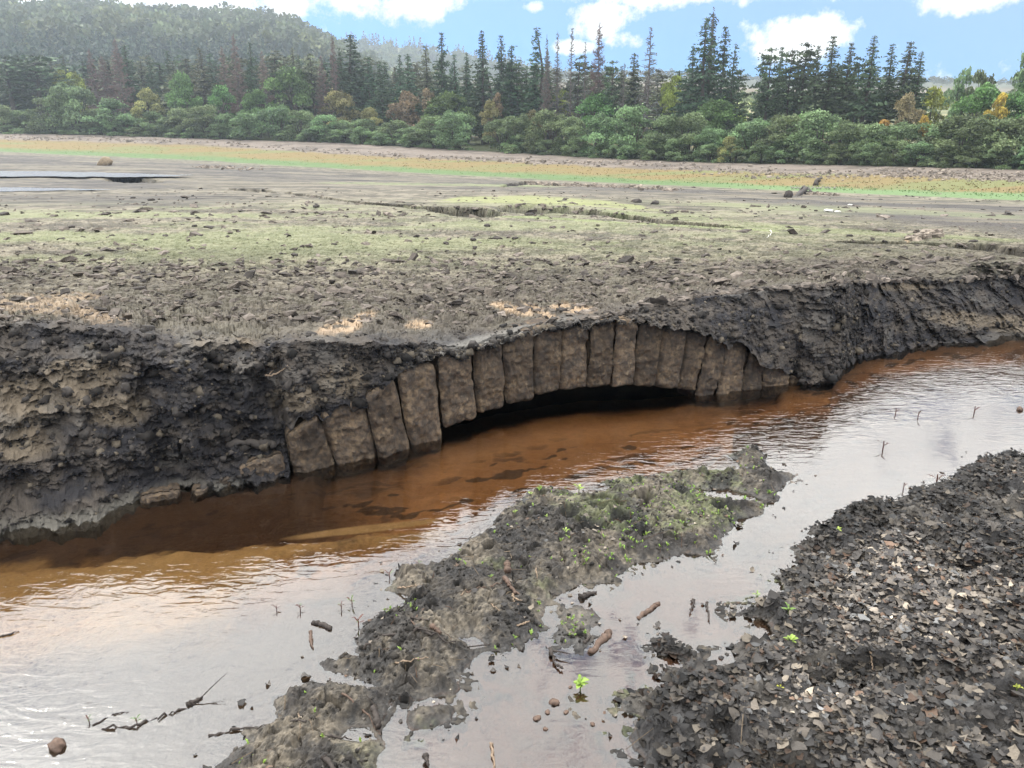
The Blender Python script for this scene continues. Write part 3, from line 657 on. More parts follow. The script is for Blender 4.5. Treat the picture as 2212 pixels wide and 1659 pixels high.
# scraps on the island and around the margins
q = np.stack([rg.uniform(-3.5, 5.5, 60000), rg.uniform(1.3, 7.5, 60000)], -1)
pr = near_parts(q[:,0], q[:,1]); prox = np.maximum(np.maximum(pr[1], pr[2]), pr[3])
dens = fbm(q[:,0]*2.2+4, q[:,1]*2.2, 3)
keep = ((prox > -.01)&(rg.random(len(q)) < .05+.35*sst(.05,.4,dens)))|((prox < 0)&(np.maximum(prox, pr[0]) > -.16)&(rg.random(len(q)) < .05))
q = q[keep]; zq = np.maximum(near_z(q[:,0], q[:,1]), 0)
pos = np.concatenate([q, (zq+.004)[:, None]], 1); print('island scraps', len(q))
o = link('leaf_scraps', leaf_mesh('leaf_scraps', pos, np.clip(rg.lognormal(-3.65,.4,len(q)), .010,.06), .22, leaf_cols(len(q), rg, .2), None, 4), MAT_LEAF)
tag(o, 'scattered dead leaf scraps and wood bits on the muddy island', 'leaf scraps', kind='stuff')
# angular clods and curled flakes lying on the dried bed
def rocks(name, pos, size, cols, mat, seed=2, flat=.45, sm=False):
    rg = np.random.default_rng(seed); n = len(pos)
    T = np.array([[-1,-1,-1],[1,-1,-1],[1,1,-1],[-1,1,-1],[-1,-1,1],[1,-1,1],[1,1,1],[-1,1,1]])*.5
    Fc = np.array([[0,3,2,1],[4,5,6,7],[0,1,5,4],[1,2,6,5],[2,3,7,6],[3,0,4,7]])
    v = T[None]*(1+.35*rg.normal(size=(n,8,3))); v[:,4:,:2] *= .72; v[...,2] *= flat
    v[...,1] *= .75; v = v*size[:,None,None]
    t = .35*rg.normal(size=n); c,s = np.cos(t)[:,None], np.sin(t)[:,None]; v = np.stack([v[...,0]*c+v[...,2]*s, v[...,1], -v[...,0]*s+v[...,2]*c], -1)
    t = rg.random(n)*2*pi; c,s = np.cos(t)[:,None], np.sin(t)[:,None]; v = np.stack([v[...,0]*c-v[...,1]*s, v[...,0]*s+v[...,1]*c, v[...,2]], -1)
    v += pos[:,None,:]
    return mesh_np(name, v.reshape(-1,3), (Fc[None]+8*np.arange(n)[:,None,None]).reshape(-1,4), fcol=np.repeat(cols,6,0), smooth=sm)
MAT_CLOD = plain_mat('mud_clod', (1,1,1), var=.55, scale=18, rough=.9, bump=.01, attr=True)
def field_pts(n, x0, x1, y0, y1, rg):
    a = rg.uniform(float(ang(x0,600)[0]), float(ang(x1,600)[0]), n); out = []
    jj = np.clip(np.searchsorted(colA, a), 1, N-1)
    py = rg.uniform(y0, y1, n); res = np.zeros((n,3))
    _, s = ang(CX+F*np.tan(a), py)
    for i in range(n):
        j = jj[i]; rr = far_r[ncl:, j]; d = H-s[i]*rr-far_z[ncl:, j]; k = np.argmax(d < 0)
        res[i] = (rr[k]*sin(a[i]), rr[k]*cos(a[i]), far_z[ncl+k, j])
    return res
p1 = field_pts(3000, -150, 2400, 560, 700, rg); p2 = field_pts(700, -150, 2400, 455, 600, rg); p3 = field_pts(900, -150, 2400, 405, 470, rg); pp = np.concatenate([p1, p2, p3])
rr = np.hypot(pp[:,0], pp[:,1]); s_ = np.clip(rg.lognormal(-3.1,.55,len(pp)), .015, .17)*np.clip(rr/9, .8, 1.9)
cc_ = np.array([.115,.096,.080])*(1+.5*rg.normal(size=(len(pp),1))).clip(.35, 2.6)
cc_[rg.random(len(pp)) < .12] = [.15,.125,.10]
o = link('mud_clods', rocks('mud_clods', pp+[0,0,.004], s_, cc_, None, 2, .26), MAT_CLOD); tag(o, 'broken clods and curled flakes of dark mud strewn over the dried bed', 'mud clods', kind='stuff')
# rubble lines (pale) out on the bed
def rubble(line, n, spread, size, seed, label, name='rubble'):
    rg = np.random.default_rng(seed); L = np.array(line, float); t = rg.random(n)*(len(L)-1); i = t.astype(int); f = t-i
    P_ = L[i]*(1-f[:,None])+L[i+1]*f[:,None]
    px = P_[:,0]+rg.normal(size=n)*spread*3; py = P_[:,1]+rg.normal(size=n)*spread
    pts = np.array([at_px(a, b) for a, b in zip(px, py)])
    c = np.array([.24,.20,.16])*(1+.3*rg.normal(size=(n,1))).clip(.4,1.7)
    o = link(name, rocks(name, pts+[0,0,size*.1], np.clip(rg.lognormal(np.log(size),.5,n), size*.3, size*3), c, None, seed, .6), MAT_CLOD); tag(o, label, name, kind='stuff')
rubble([(1140,397),(1200,400),(1300,403),(1470,411)], 420, 1.3, .13, 21, 'long line of pale rubble stones on the far lake bed behind the bright algae patch')
rubble([(1690,421),(1760,419),(1810,422)], 120, 1.0, .12, 22, 'short strip of pale rubble around the dark log on the far right bed')
rubble([(425,360),(470,362),(520,366),(570,364)], 60, 2.0, .2, 23, 'scatter of whitish stones on the dark bed at far left')
rubble([(1300,350),(1700,378),(2000,378),(2212,385)], 1100, 5, .14, 24, 'stony rubble along the top of the far right beach')
rubble([(0,297),(400,306),(900,340),(1300,357)], 600, 3, .2, 25, 'stony rubble along the far left shoreline')
rubble([(1960,517),(2000,511),(2020,508)], 60, 2, .10, 26, 'small heap of pale stone slabs on the right side of the bed')
# green sprouts
def blades(name, pos, h, seed, mat, label, per=4):
    rg = np.random.default_rng(seed); n = len(pos)*per; p = np.repeat(pos, per, 0); hh = np.repeat(h, per)*(.5+rg.random(n))
    a = rg.random(n)*2*pi; ln = hh*(.3+.8*rg.random(n)); w = hh*.16+.0012
    dx, dy = np.cos(a), np.sin(a); ex, ey = -dy*w, dx*w
    b0 = p+np.stack([ex,ey,0*ex],-1)*.5; b1 = p-np.stack([ex,ey,0*ex],-1)*.5
    m = p+np.stack([dx*ln*.45, dy*ln*.45, hh*.7],-1); m0 = m+np.stack([ex,ey,0*ex],-1); m1 = m-np.stack([ex,ey,0*ex],-1)
    t = p+np.stack([dx*ln, dy*ln, hh*.85],-1); t0 = t+np.stack([ex,ey,0*ex],-1)*.1; t1 = t-np.stack([ex,ey,0*ex],-1)*.1
    V = np.stack([b0,b1,m1,m0,t1,t0], 1).reshape(-1,3); Fq = (np.array([[0,1,2,3],[3,2,4,5]])[None]+6*np.arange(n)[:,None,None]).reshape(-1,4)
    c = np.array([.17,.30,.055])*(1+.25*rg.normal(size=(n,1))).clip(.5,1.6)+np.array([.06,.02,0])*rg.random((n,1))
    o = link(name, mesh_np(name, V, Fq, fcol=np.repeat(c,2,0)), mat); tag(o, label, 'sprouts', kind='stuff'); return o
g = NT('green_leaf'); at = g.n('Attribute', attribute_name='Col').outputs['Color']
MAT_GREEN = g.surf(g.n('MixShader', {0:.35, 1:g.n('BsdfPrincipled', {'Base Color':at, 'Roughness':.5}), 2:g.n('BsdfTranslucent', {'Color':at})}))
q = np.stack([rg.uniform(-2.5, 5.5, 90000), rg.uniform(1.5, 7.6, 90000)], -1); pr = near_parts(q[:,0], q[:,1])
px, py = pix(q[:,0], q[:,1], np.full(len(q), .06))
gd = np.zeros(len(q))
for cx, cy, rx, ry in ((1400,1105,110,26),(1480,1060,90,18),(1380,1190,130,26),(1290,1215,70,18),(1520,1120,70,40),(1640,1060,50,22),(1120,1385,50,20),(1590,1000,60,16),(870,1320,60,20),(1230,1345,50,30),(1350,1150,60,20),(480,1650,60,25),(1210,1060,60,12)):
    gd += np.exp(-(((px-cx)/rx)**2+((py-cy)/ry)**2))
keep = (np.maximum(pr[1], pr[3]*.8) > .0)&(rg.random(len(q)) < .16*gd+.008); q = q[keep]
pos = np.concatenate([q, near_z(q[:,0], q[:,1])[:,None]], 1); print('sprouts', len(q))
blades('green_sprouts', pos, rg.uniform(.008,.024,len(q)), 8, MAT_GREEN, 'tiny bright green sprouts carpeting parts of the muddy island')

# rough grass on the beach
def tuft_field(name, n, c1, c2, colr, label, hmin, hmax, seed):
    rg = np.random.default_rng(seed); x = rg.uniform(-200, 2400, n); f = rg.random(n)
    f1 = np.array(c1, float); f2 = np.array(c2, float)
    y = np.interp(x, f1[:,0], f1[:,1])*(1-f)+np.interp(x, f2[:,0], f2[:,1])*f+rg.normal(size=n)*1.2
    a, s = ang(x, y); j = np.clip(np.searchsorted(colA, a), 1, N-1); out = np.zeros((n,3))
    for i in range(n):
        rr = far_r[ncl:, j[i]]; k = np.argmax((H-s[i]*rr-far_z[ncl:, j[i]]) < 0); out[i] = (rr[k]*sin(a[i]), rr[k]*cos(a[i]), far_z[ncl+k, j[i]])
    per = 3; p = np.repeat(out, per, 0)+rg.normal(size=(n*per,3))*[.25,.25,0]; m = len(p); h = rg.uniform(hmin, hmax, m); w = h*.9; an = rg.random(m)*pi
    ex = np.stack([np.cos(an)*w, np.sin(an)*w, 0*w], -1); up = np.stack([rg.normal(size=m)*h*.3, rg.normal(size=m)*h*.3, h], -1)
    V = np.stack([p-ex, p+ex, p+ex*.25+up, p-ex*.25+up], 1).reshape(-1,3)
    c = np.array(colr)*(1+.16*rg.normal(size=(m,1))).clip(.4,1.7)*(1+.06*rg.normal(size=(m,3))).clip(.6,1.4)
    o = link(name, mesh_np(name, V, np.arange(m*4).reshape(m,4), fcol=c), MAT_GREEN); tag(o, label, 'grass', kind='stuff')
Y0 = [(-600,303),(0,325),(400,343),(800,366),(1106,381),(1400,395),(1700,406),(2000,418),(2212,428),(2700,440)]
Y1 = [(-600,300),(0,320),(400,334),(800,357),(1106,373),(1400,386),(1700,400),(2000,410),(2212,416),(2700,428)]
Y2 = [(-600,290),(0,302),(400,314),(800,339),(1106,352),(1400,368),(1700,377),(2000,384),(2212,395),(2700,403)]
tuft_field('yellow_grass', 1300, Y1, Y2, (.165,.130,.052), 'band of yellow-orange rough grass along the far beach', .02, .08, 41)
tuft_field('green_grass', 900, Y0, Y1, (.11,.18,.065), 'band of fresh green grass at the foot of the far beach', .02, .07, 42)

q = np.stack([rg.uniform(-3.5, 5.5, 90000), rg.uniform(1.3, 7.5, 90000)], -1); pr = near_parts(q[:,0], q[:,1])
dn_ = fbm(q[:,0]*3.2+9, q[:,1]*3.2, 4); keep = (np.maximum(np.maximum(pr[1], pr[2]), pr[3]*.8) > .0)&(rg.random(len(q)) < .06+.5*sst(.0,.3,dn_)); q = q[keep]
cc_ = np.array([.06,.053,.045])*(1+.6*rg.normal(size=(len(q),1))).clip(.3,2.8)*(1-.55*sst(.05,.3,dn_[keep]))[:,None]
o = link('mud_crumbs', rocks('mud_crumbs', np.concatenate([q, near_z(q[:,0], q[:,1])[:,None]+.002], 1), rg.lognormal(-4.35,.5,len(q)).clip(.004,.045), cc_, None, 12, .7, True), MAT_CLOD); tag(o, 'crumbs of wet dark mud covering the island', 'mud crumbs', kind='stuff')

# crumbling lumps on the cut bank
nb_ = 8000; jj = rg.integers(60, N-60, nb_); ii_ = (sum(cnt[:1])+rg.random(nb_)*(ncl+14-cnt[0])).astype(int)
mc = (far_z[ii_, jj] > .01)&~((inb[jj] > .5)&(ii_ < sum(cnt[:3])+2))&(np.abs(colA[jj]) < .80)
jj = jj[mc]; ii_ = ii_[mc]; vv = V_BED(ii_, jj)
cc_ = np.array([.040,.035,.031])*(1+.6*rg.normal(size=(len(jj),1))).clip(.3,2.8); cc_[rg.random(len(jj)) < .15] = [.13,.108,.08]
o = link('bank_lumps', rocks('bank_lumps', vv, rg.lognormal(-3.9,.6,len(jj)).clip(.008,.10), cc_, None, 14, .6, True), MAT_CLOD); tag(o, 'crumbling lumps of dark peat stuck to the cut bank and around the arch', 'peat lumps', kind='stuff')
kk = np.where((inb[jj] > .5)&(ii_ < sum(cnt[:4])+8))[0]

# stalks and petioles tangled in the leaf litter and on the island
n_ = 1500; q = np.stack([rg.uniform(-2.5, 7, n_*8), rg.uniform(1.3, 7.5, n_*8)], -1); pr = near_parts(q[:,0], q[:,1]); q = q[(np.maximum(pr[0], pr[1]) > .01)][:n_]; n_ = len(q)
L_ = rg.lognormal(-2.9,.5,n_).clip(.02,.22); a_ = rg.random(n_)*2*pi; w_ = rg.uniform(.0008,.0024,n_); d_ = np.stack([np.cos(a_),np.sin(a_)],-1)
p0 = q-d_*L_[:,None]/2; p1 = q+d_*L_[:,None]/2; z0 = near_z(p0[:,0],p0[:,1]).clip(0)+.012; z1 = near_z(p1[:,0],p1[:,1]).clip(0)+.012+L_*rg.uniform(-.05,.25,n_)
e_ = np.stack([-d_[:,1],d_[:,0],0*w_],-1)*w_[:,None]; A_ = np.c_[p0,z0]; B_ = np.c_[p1,z1]; M_ = (A_+B_)/2+rg.normal(size=(n_,3))*L_[:,None]*.07; M_[:,2] = np.maximum(M_[:,2], near_z(M_[:,0],M_[:,1])+.01); U_ = np.array([0,0,1.])*w_[:,None]*1.6
V = np.stack([A_-e_,A_+e_,A_+U_,M_-e_,M_+e_,M_+U_,B_-e_*.5,B_+e_*.5,B_+U_*.5],1).reshape(-1,3)
Fq = np.array([[0,1,4,3],[1,2,5,4],[2,0,3,5],[3,4,7,6],[4,5,8,7],[5,3,6,8]])
c_ = np.array([[.05,.04,.032],[.16,.12,.08],[.09,.05,.03],[.26,.20,.14]])[rg.choice(4,n_,p=[.45,.3,.15,.1])]
o = link('stalks', mesh_np('stalks', V, (Fq[None]+9*np.arange(n_)[:,None,None]).reshape(-1,4), fcol=np.repeat(c_,6,0)), MAT_CLOD); tag(o, 'thin broken stalks tangled among the dead leaves and mud', 'stalks', kind='stuff')
# ------------------------------------------------------------------ hills
def hill(name, skyline, rf_, rc, col_fn, zf=None, n=220, foot_drop=0.0, lo=-60, hi=60, crest_h=0):
    aa = np.linspace(lo, hi, 360)*pi/180
    a, s, _ = curve(skyline); ss = np.interp(aa, a, s)
    zc = H-ss*rc-crest_h
    rfa = np.maximum(rf_, np.interp(aa, colA, shore_r)+22); t = np.linspace(0, 1, n)[:, None]; r = rfa[None]+(rc-rfa[None])*t
    z0 = np.interp(aa, colA, shore_z)+zf if zf is not None else np.zeros_like(aa)
    z = z0[None]*(1-t)+zc[None]*t
    back = np.linspace(1.02, 1.10, 8)[:, None]
    rr = np.concatenate([r*np.ones_like(aa)[None], rc*back*np.ones_like(aa)[None]]); zz = np.concatenate([z, zc[None]-(back-1)*rc*.5])
    A = np.broadcast_to(aa, rr.shape); x = rr*np.sin(A); y = rr*np.cos(A)
    zz = zz+fbm(x*.02, y*.02, 4)*rc*.006*np.concatenate([sst(0,.2,t)*np.ones_like(aa)[None], np.ones((8,360))])
    c = col_fn(x, y, np.concatenate([t*np.ones_like(aa)[None], np.ones((8,360))]))
    o = link(name, mesh_np(name, np.stack([x,y,zz],-1).reshape(-1,3), grid_faces(*rr.shape), col=c.reshape(-1,3), smooth=True), MAT_HILL); o['kind'] = 'structure'
    def zat(a_, r_):
        i = np.clip(np.searchsorted(aa, a_), 0, 359); tt = np.clip((r_-rfa[i])/(rc-rfa[i]), 0, 1)
        return z0[i]*(1-tt)+zc[i]*tt
    return zat
MAT_HILL = ground_mat('hill_ground', var=.5, bump=.3, fine=.5)
SKY1 = [(-900,0),(-300,0),(0,14),(180,22),(400,30),(560,36),(640,52),(700,88),(760,118),(850,150),(950,172),(1100,195),(1300,230),(1600,262),(2300,280)]
SKY2 = [(-600,80),(300,80),(600,72),(700,68),(780,66),(850,74),(1000,97),(1130,122),(1200,135),(1350,160),(1600,195),(2300,230)]
SKY3 = [(-600,150),(900,150),(1100,148),(1300,146),(1450,142),(1560,150),(1650,156),(1750,160),(2000,157),(2212,156),(2500,150),(3000,150)]
h1 = hill('hill', SKY1, 205, 460, lambda x,y,t: mix(np.array([.035,.05,.025]), np.array([.07,.09,.03]), sst(-.2,.3,fbm(x*.02,y*.02,3))), zf=-2, crest_h=11)
h2 = hill('hill', SKY2, 470, 760, lambda x,y,t: mix(np.array([.05,.06,.03]), np.array([.10,.11,.04]), sst(-.2,.3,fbm(x*.02,y*.02,3))), zf=-2, crest_h=10)
def moor(x, y, t):
    n_ = fbm(x*.02, y*.02, 4); q = t+.10*n_
    c = mix(np.array([.22,.27,.08]), np.array([.12,.17,.06]), sst(-.1,.2,n_))
    c = mix(c, np.array([.26,.29,.09]), sst(.16,.2,q)*(1-sst(.36,.42,q))); c = mix(c, np.array([.11,.085,.055]), sst(.40,.5,q)); c = mix(c, np.array([.05,.055,.035]), sst(.72,.84,q)); return c
h3 = hill('moor', SKY3, 150, 640, moor, zf=-1, crest_h=7)
# ------------------------------------------------------------------ foliage meshes
def fol_mat(name, base, trans=.3, var=.5):
    g = NT(name); at = g.n('Attribute', attribute_name='Col').outputs['Color']
    r = g.n('ObjectInfo').outputs['Random']
    hsv = g.n('HueSaturation', {'Hue':g.math('ADD', g.math('MULTIPLY', r, .05), .475), 'Saturation':1.0, 'Value':g.math('ADD', g.math('MULTIPLY', r, .5), .75), 'Color':g.mixc(1.0, at, base, 'MULTIPLY')})
    d = g.n('BsdfPrincipled', {'Base Color':hsv.outputs[0], 'Roughness':.65, 'Specular IOR Level':.25})
    return g.surf(g.n('MixShader', {0:trans, 1:d, 2:g.n('BsdfTranslucent', {'Color':hsv.outputs[0]})}))
M_WILLOW = fol_mat('willow_foliage', (.145,.205,.095)); M_GREEN = fol_mat('broadleaf_foliage', (.11,.185,.06)); M_LIME = fol_mat('lime_foliage', (.24,.29,.06), .4)
M_OLIVE = fol_mat('olive_foliage', (.22,.21,.085)); M_BROWN = fol_mat('brown_foliage', (.19,.145,.085)); M_ORANGE = fol_mat('orange_foliage', (.36,.26,.06), .4)
M_PALE = fol_mat('pale_foliage', (.15,.20,.10)); M_SPRUCE = fol_mat('spruce_needles', (.048,.088,.045), .12); M_PINE = fol_mat('pine_needles', (.062,.092,.045), .12)
M_OLPINE = fol_mat('olive_needles', (.11,.12,.07), .15); M_DEAD = fol_mat('dead_twigs', (.15,.098,.085), .1); M_GREYD = fol_mat('grey_twigs', (.115,.125,.115), .1)
M_BARK = plain_mat('bark', (.060,.048,.040), var=.4, scale=3, rough=.9, bump=.02); M_DBARK = plain_mat('pale_bark', (.12,.10,.09), var=.4, scale=3, rough=.9)
def tube(pts, rad, ns=6):
    pts = np.array(pts, float); rad = np.array(rad, float); V = []; n = len(pts)
    for i in range(n):
        d = pts[min(i+1,n-1)]-pts[max(i-1,0)]; d /= np.linalg.norm(d)+1e-9
        u = np.cross(d, [0,0,1] if abs(d[2]) < .9 else [1,0,0]); u /= np.linalg.norm(u)+1e-9; v = np.cross(d, u)
        for k in range(ns):
            t = 2*pi*k/ns; V.append(pts[i]+rad[i]*(u*cos(t)+v*sin(t)))
    Fq = [(i*ns+k, i*ns+(k+1)%ns, (i+1)*ns+(k+1)%ns, (i+1)*ns+k) for i in range(n-1) for k in range(ns)]
    c = len(V); V.append(pts[0]); V.append(pts[-1])
    Fq += [(c, (k+1)%ns, k, k) for k in range(ns)] + [(c+1, (n-1)*ns+k, (n-1)*ns+(k+1)%ns, (n-1)*ns+(k+1)%ns) for k in range(ns)]
    return np.array(V), Fq
def join(parts):
    V = []; Q = []; o = 0
    for v, f in parts: V.append(v); Q += [tuple(i+o for i in q) for q in f]; o += len(v)
    return np.concatenate(V), Q
def tube_mesh(name, parts):
    V, Q = join(parts); me = bpy.data.meshes.new(name); me.from_pydata([tuple(v) for v in V], [], [tuple(dict.fromkeys(q)) for q in Q]); me.update()
    for p in me.polygons: p.use_smooth = True
    return me
def cards(c, size, rg, up=0.0, aspect=.7, dirn=None):
    n = len(c); d1 = rg.normal(size=(n,3)); d1[:,2] *= (1-up); d1 /= np.linalg.norm(d1,axis=1)[:,None]
    if dirn is not None: d1 = dirn/np.linalg.norm(dirn,axis=1)[:,None]
    d2 = np.cross(d1, rg.normal(size=(n,3))); d2 /= np.linalg.norm(d2,axis=1)[:,None]
    s = size[:,None]; a = d1*s*.5; b = d2*s*.5*aspect
    k1 = rg.uniform(.3,1,(n,1)); k2 = rg.uniform(.3,1,(n,1))
    return np.stack([c-a-b*k1*.6, c+a*.6-b, c+a+b*k2*.3, c-a*.3+b], 1).reshape(-1,3)
def crown_mesh(name, V, shade):
    n = len(V)//4; return mesh_np(name, V, np.arange(n*4).reshape(n,4), fcol=np.repeat(shade[:,None],3,1))
def lobes(rg, n, w, h0, h1, rad, ground=False):
    L = []
    for i in range(n):
        t = rg.random(); zz = h0+(h1-h0)*t; env = w*.5*np.sqrt(max(.05, 1-(2*t-.75)**2*.75)) if not ground else w*.5*np.sqrt(max(.02, 1-t**2*.95))
        a = rg.random()*2*pi; rr = env*np.sqrt(rg.random())*.85
        L.append((rr*cos(a), rr*sin(a), zz, rad*rg.uniform(.6,1.25)))
    return np.array(L)
def lobe_crown(name, seed, n, w, h0, h1, rad, ncards, cs, ground=False, gaps=.0):
    rg = np.random.default_rng(seed); L = lobes(rg, n, w, h0, h1, rad, ground)
    k = rg.choice(n, ncards, p=L[:,3]**2/np.sum(L[:,3]**2)); d = rg.normal(size=(ncards,3)); d /= np.linalg.norm(d,axis=1)[:,None]
    d[:,2] = np.where(d[:,2] < -.3, -d[:,2], d[:,2])
    rr = L[k,3]*(.62+.42*rg.random(ncards)**.7)*np.where(rg.random(ncards) < .10, rg.uniform(1.05,1.45,ncards), 1); c = L[k,:3]+d*rr[:,None]*np.array([1,1,.8])
    c[:,2] = np.maximum(c[:,2], .01); base = rg.uniform(.55,1.45,n)
    sh = base[k]*rg.uniform(.45,1.5,ncards)
    return crown_mesh(name, cards(c, cs*rg.uniform(.6,1.4,ncards), rg), sh), L
def broad(seed, w, h0, rad, n, nc, cs):
    rg = np.random.default_rng(seed); cm, L = lobe_crown('crown', seed, n, w, h0, 1-rad*.8, rad, nc, cs)
    top = [.01*rg.normal(), .01*rg.normal(), .62]; parts = [tube([(0,0,-.03),(.005,0,.15),(top[0]*.6,top[1],.35),tuple(top)], [.030,.022,.017,.008])]
    for q in L[rg.permutation(n)[:9]]:
        z0 = rg.uniform(.2,.5); parts.append(tube([(0,0,z0),(q[0]*.5,q[1]*.5,(z0+q[2])/2-.02),tuple(q[:3])], [.012,.008,.003], 5))
    return tube_mesh('trunk', parts), cm
def shrub(seed, w):
    rg = np.random.default_rng(seed); cm, L = lobe_crown('crown', seed, 26, w, .05, .82, .16, 8500, .036, True)
    parts = []
    for i in range(7):
        a = rg.random()*2*pi; r = w*.33*rg.random(); parts.append(tube([(0.03*cos(a),.03*sin(a),-.03),(r*.5*cos(a),r*.5*sin(a),.3),(r*cos(a),r*sin(a),.62)], [.018,.012,.004], 5))
    return tube_mesh('stem', parts), cm
def conifer(seed, w, h0, levels, per, droop, dens, cs, irregular=.2, top=1.0, pine=False):
    rg = np.random.default_rng(seed); C_ = []; D_ = []; S_ = []; K_ = []; parts = []
    bx, by = .012*rg.normal(), .012*rg.normal()
    parts.append(tube([(0,0,-.03),(bx,by,.3),(-bx,by,.65),(0,0,.99)], [.019,.015,.009,.0015]))
    for i in range(levels):
        t = (i+rg.random()*.6)/levels; z = h0+(.985-h0)*t
        env = w*.5*((1-t)**.85*1.0+.02) if not pine else w*.5*(.45+.75*sin(pi*min(1,.18+t*.86)))*(.9 if t < .9 else .6)
        for k in range(per):
            if rg.random() < irregular*.6: continue
            L = env*rg.uniform(1-irregular*1.6, 1.12); a = rg.random()*2*pi
            dz = -droop*L*(1.0-.8*t) if not pine else L*rg.uniform(-.15,.35)
            m = max(3, int(L*dens)); s = (np.arange(m)+rg.random(m))/m; s = s**.8 if not pine else .35+.65*s
            c = np.stack([cos(a)*L*s, sin(a)*L*s, z+dz*s+.25*droop*L*s*s], -1)
            c += rg.normal(size=c.shape)*np.array([1,1,.35])*cs*(.35 if not pine else .6)
            C_.append(c); dd = np.stack([np.full(m,cos(a)), np.full(m,sin(a)), np.full(m,-.25)], -1)+rg.normal(size=(m,3))*.55; D_.append(dd); S_.append(rg.uniform(.55,1.4)*rg.uniform(.7,1.3,m)); K_.append(np.full(m, 1.15-.62*t if not pine else 1.0))
            if pine or rg.random() < .25: parts.append(tube([(0,0,z),(cos(a)*L*.8, sin(a)*L*.8, z+dz*.8)], [.005,.0015], 4))
    for k in range(8 if h0 > .2 else 2):
        z = rg.uniform(.12,h0+.05); a = rg.random()*2*pi; parts.append(tube([(0,0,z),(cos(a)*w*.25,sin(a)*w*.25,z-.01)], [.003,.001], 4))
    c = np.concatenate(C_); d = np.concatenate(D_); s = np.concatenate(S_)
    return tube_mesh('trunk', parts), crown_mesh('crown', cards(c, cs*np.concatenate(K_)*rg.uniform(.6,1.5,len(c)), rg, aspect=.5, dirn=d), s)
def deadtree(seed, w, h0, levels, fuzz, cs):
    rg = np.random.default_rng(seed); parts = [tube([(0,0,-.03),(.004,0,.5),(0,0,1.0)], [.015,.009,.0012])]; C_ = []; D_ = []
    for i in range(levels):
        t = (i+rg.random())/levels; z = h0+(.99-h0)*t; L = w*.5*(1-t)**.8*rg.uniform(.55,1.1)+.008; a = rg.random()*2*pi
        dz = L*rg.uniform(-.25,.45)
        parts.append(tube([(0,0,z),(cos(a)*L*.5,sin(a)*L*.5,z+dz*.3),(cos(a)*L,sin(a)*L,z+dz)], [.0035,.0022,.0008], 4))
        m = max(2, int(fuzz*L/w*14)); s = .25+.75*rg.random(m); c = np.stack([cos(a)*L*s, sin(a)*L*s, z+dz*s*s], -1)+rg.normal(size=(m,3))*.006
        C_.append(c); D_.append(np.stack([np.full(m,cos(a)),np.full(m,sin(a)),np.full(m,.1)],-1)+rg.normal(size=(m,3))*.9)
    c = np.concatenate(C_); d = np.concatenate(D_)
    return tube_mesh('trunk', parts), crown_mesh('crown', cards(c, cs*rg.uniform(.5,1.5,len(c)), rg, aspect=.16, dirn=d), rg.uniform(.6,1.3,len(c)))
TPL = {
 'shrub': [shrub(s, 1.15) for s in (1,2,3,4,5)],
 'broad': [broad(s, .85, .22, .13, 30, 7000, .032) for s in (11,12,13,14)],
 'airy': [broad(s, .8, .25, .12, 22, 2600, .040) for s in (15,16)],
 'spruce': [conifer(s, .36, .14, 60, 6, .35, 120, .032, .28) for s in (21,22,23,24)],
 'slim': [conifer(s, .24, .20, 56, 5, .35, 150, .030, .35) for s in (25,26)],
 'pine': [conifer(s, .34, .42, 14, 7, .1, 190, .030, .42, pine=True) for s in (31,32,33,34)],
 'high': [conifer(s, .34, .36, 40, 6, .22, 120, .030, .42) for s in (51,52,53,54)],
 'dense': [conifer(s, .46, .10, 52, 6, .25, 110, .034, .38) for s in (35,36,37)],
 'dead': [deadtree(s, .34, .22, 120, 1.0, .035) for s in (41,42,43)],
 'fuzzy': [deadtree(s, .40, .18, 170, 4.2, .032) for s in (44,45,46)],
}
TW = {'shrub':1.35,'broad':.95,'airy':.95,'spruce':.36,'slim':.24,'pine':.36,'high':.34,'dense':.46,'dead':.34,'fuzzy':.40}
_cache = {}
TREES = []
def tree(kind, mat, x, ytop, w, d, name, desc, cat, group):
    a, r0 = shore_at(x); r = r0+d; gz = far_ground(a, r)-.1
    s = float(ang(x, ytop)[1]); zt = H-s*r; h = max(zt-gz, 1.0); a2 = float(ang(x, ytop)[0])
    # lean of perspective: plant the foot so that the crown's middle stands at the traced column
    a = float(ang(x, (ytop+330)/2)[0])
    wd = w/F*r*cos(a)/TW[kind]
    if kind in ('spruce','slim','dense'): wd *= 1.4*(1.3 if kind == 'slim' else 1)
    TREES.append([kind, mat, r*sin(a), r*cos(a), gz, h, wd, name, desc, cat, group, x])
def build_trees():
    rg = np.random.default_rng(77); cnt_ = {}
    byk = {}
    for t in sorted(TREES, key=lambda t: t[11]): byk.setdefault((t[8], t[10]), []).append(t)
    for (desc, group), ts in byk.items():
        for i, (kind, mat, x, y, z, h, wd, name, _, cat, _, px) in enumerate(ts):
            e = empty(name, (x, y, z), rg.random()*6.28); e.scale = (wd, wd, h)
            lab = desc if len(ts) == 1 else desc.replace('#', ordw(i))
            if len(ts) == 1: lab = lab.replace('# from the left ', '').replace(', # from the left', '')
            tag(e, lab, cat, group)
            k = (kind, mat.name); v = rg.integers(len(TPL[kind]))
            tm, cm = TPL[kind][v]
            key = (kind, int(v), mat.name)
            if key not in _cache:
                c2 = cm.copy(); c2.name = 'crown'; c2.materials.append(mat); 
                t2 = tm.copy(); t2.name = 'trunk'; t2.materials.append(M_DBARK if kind in ('dead','fuzzy') else M_BARK); _cache[key] = (t2, c2)
            t2, c2 = _cache[key]
            link('stem' if kind == 'shrub' else 'trunk', t2, None, e); link('crown', c2, None, e)
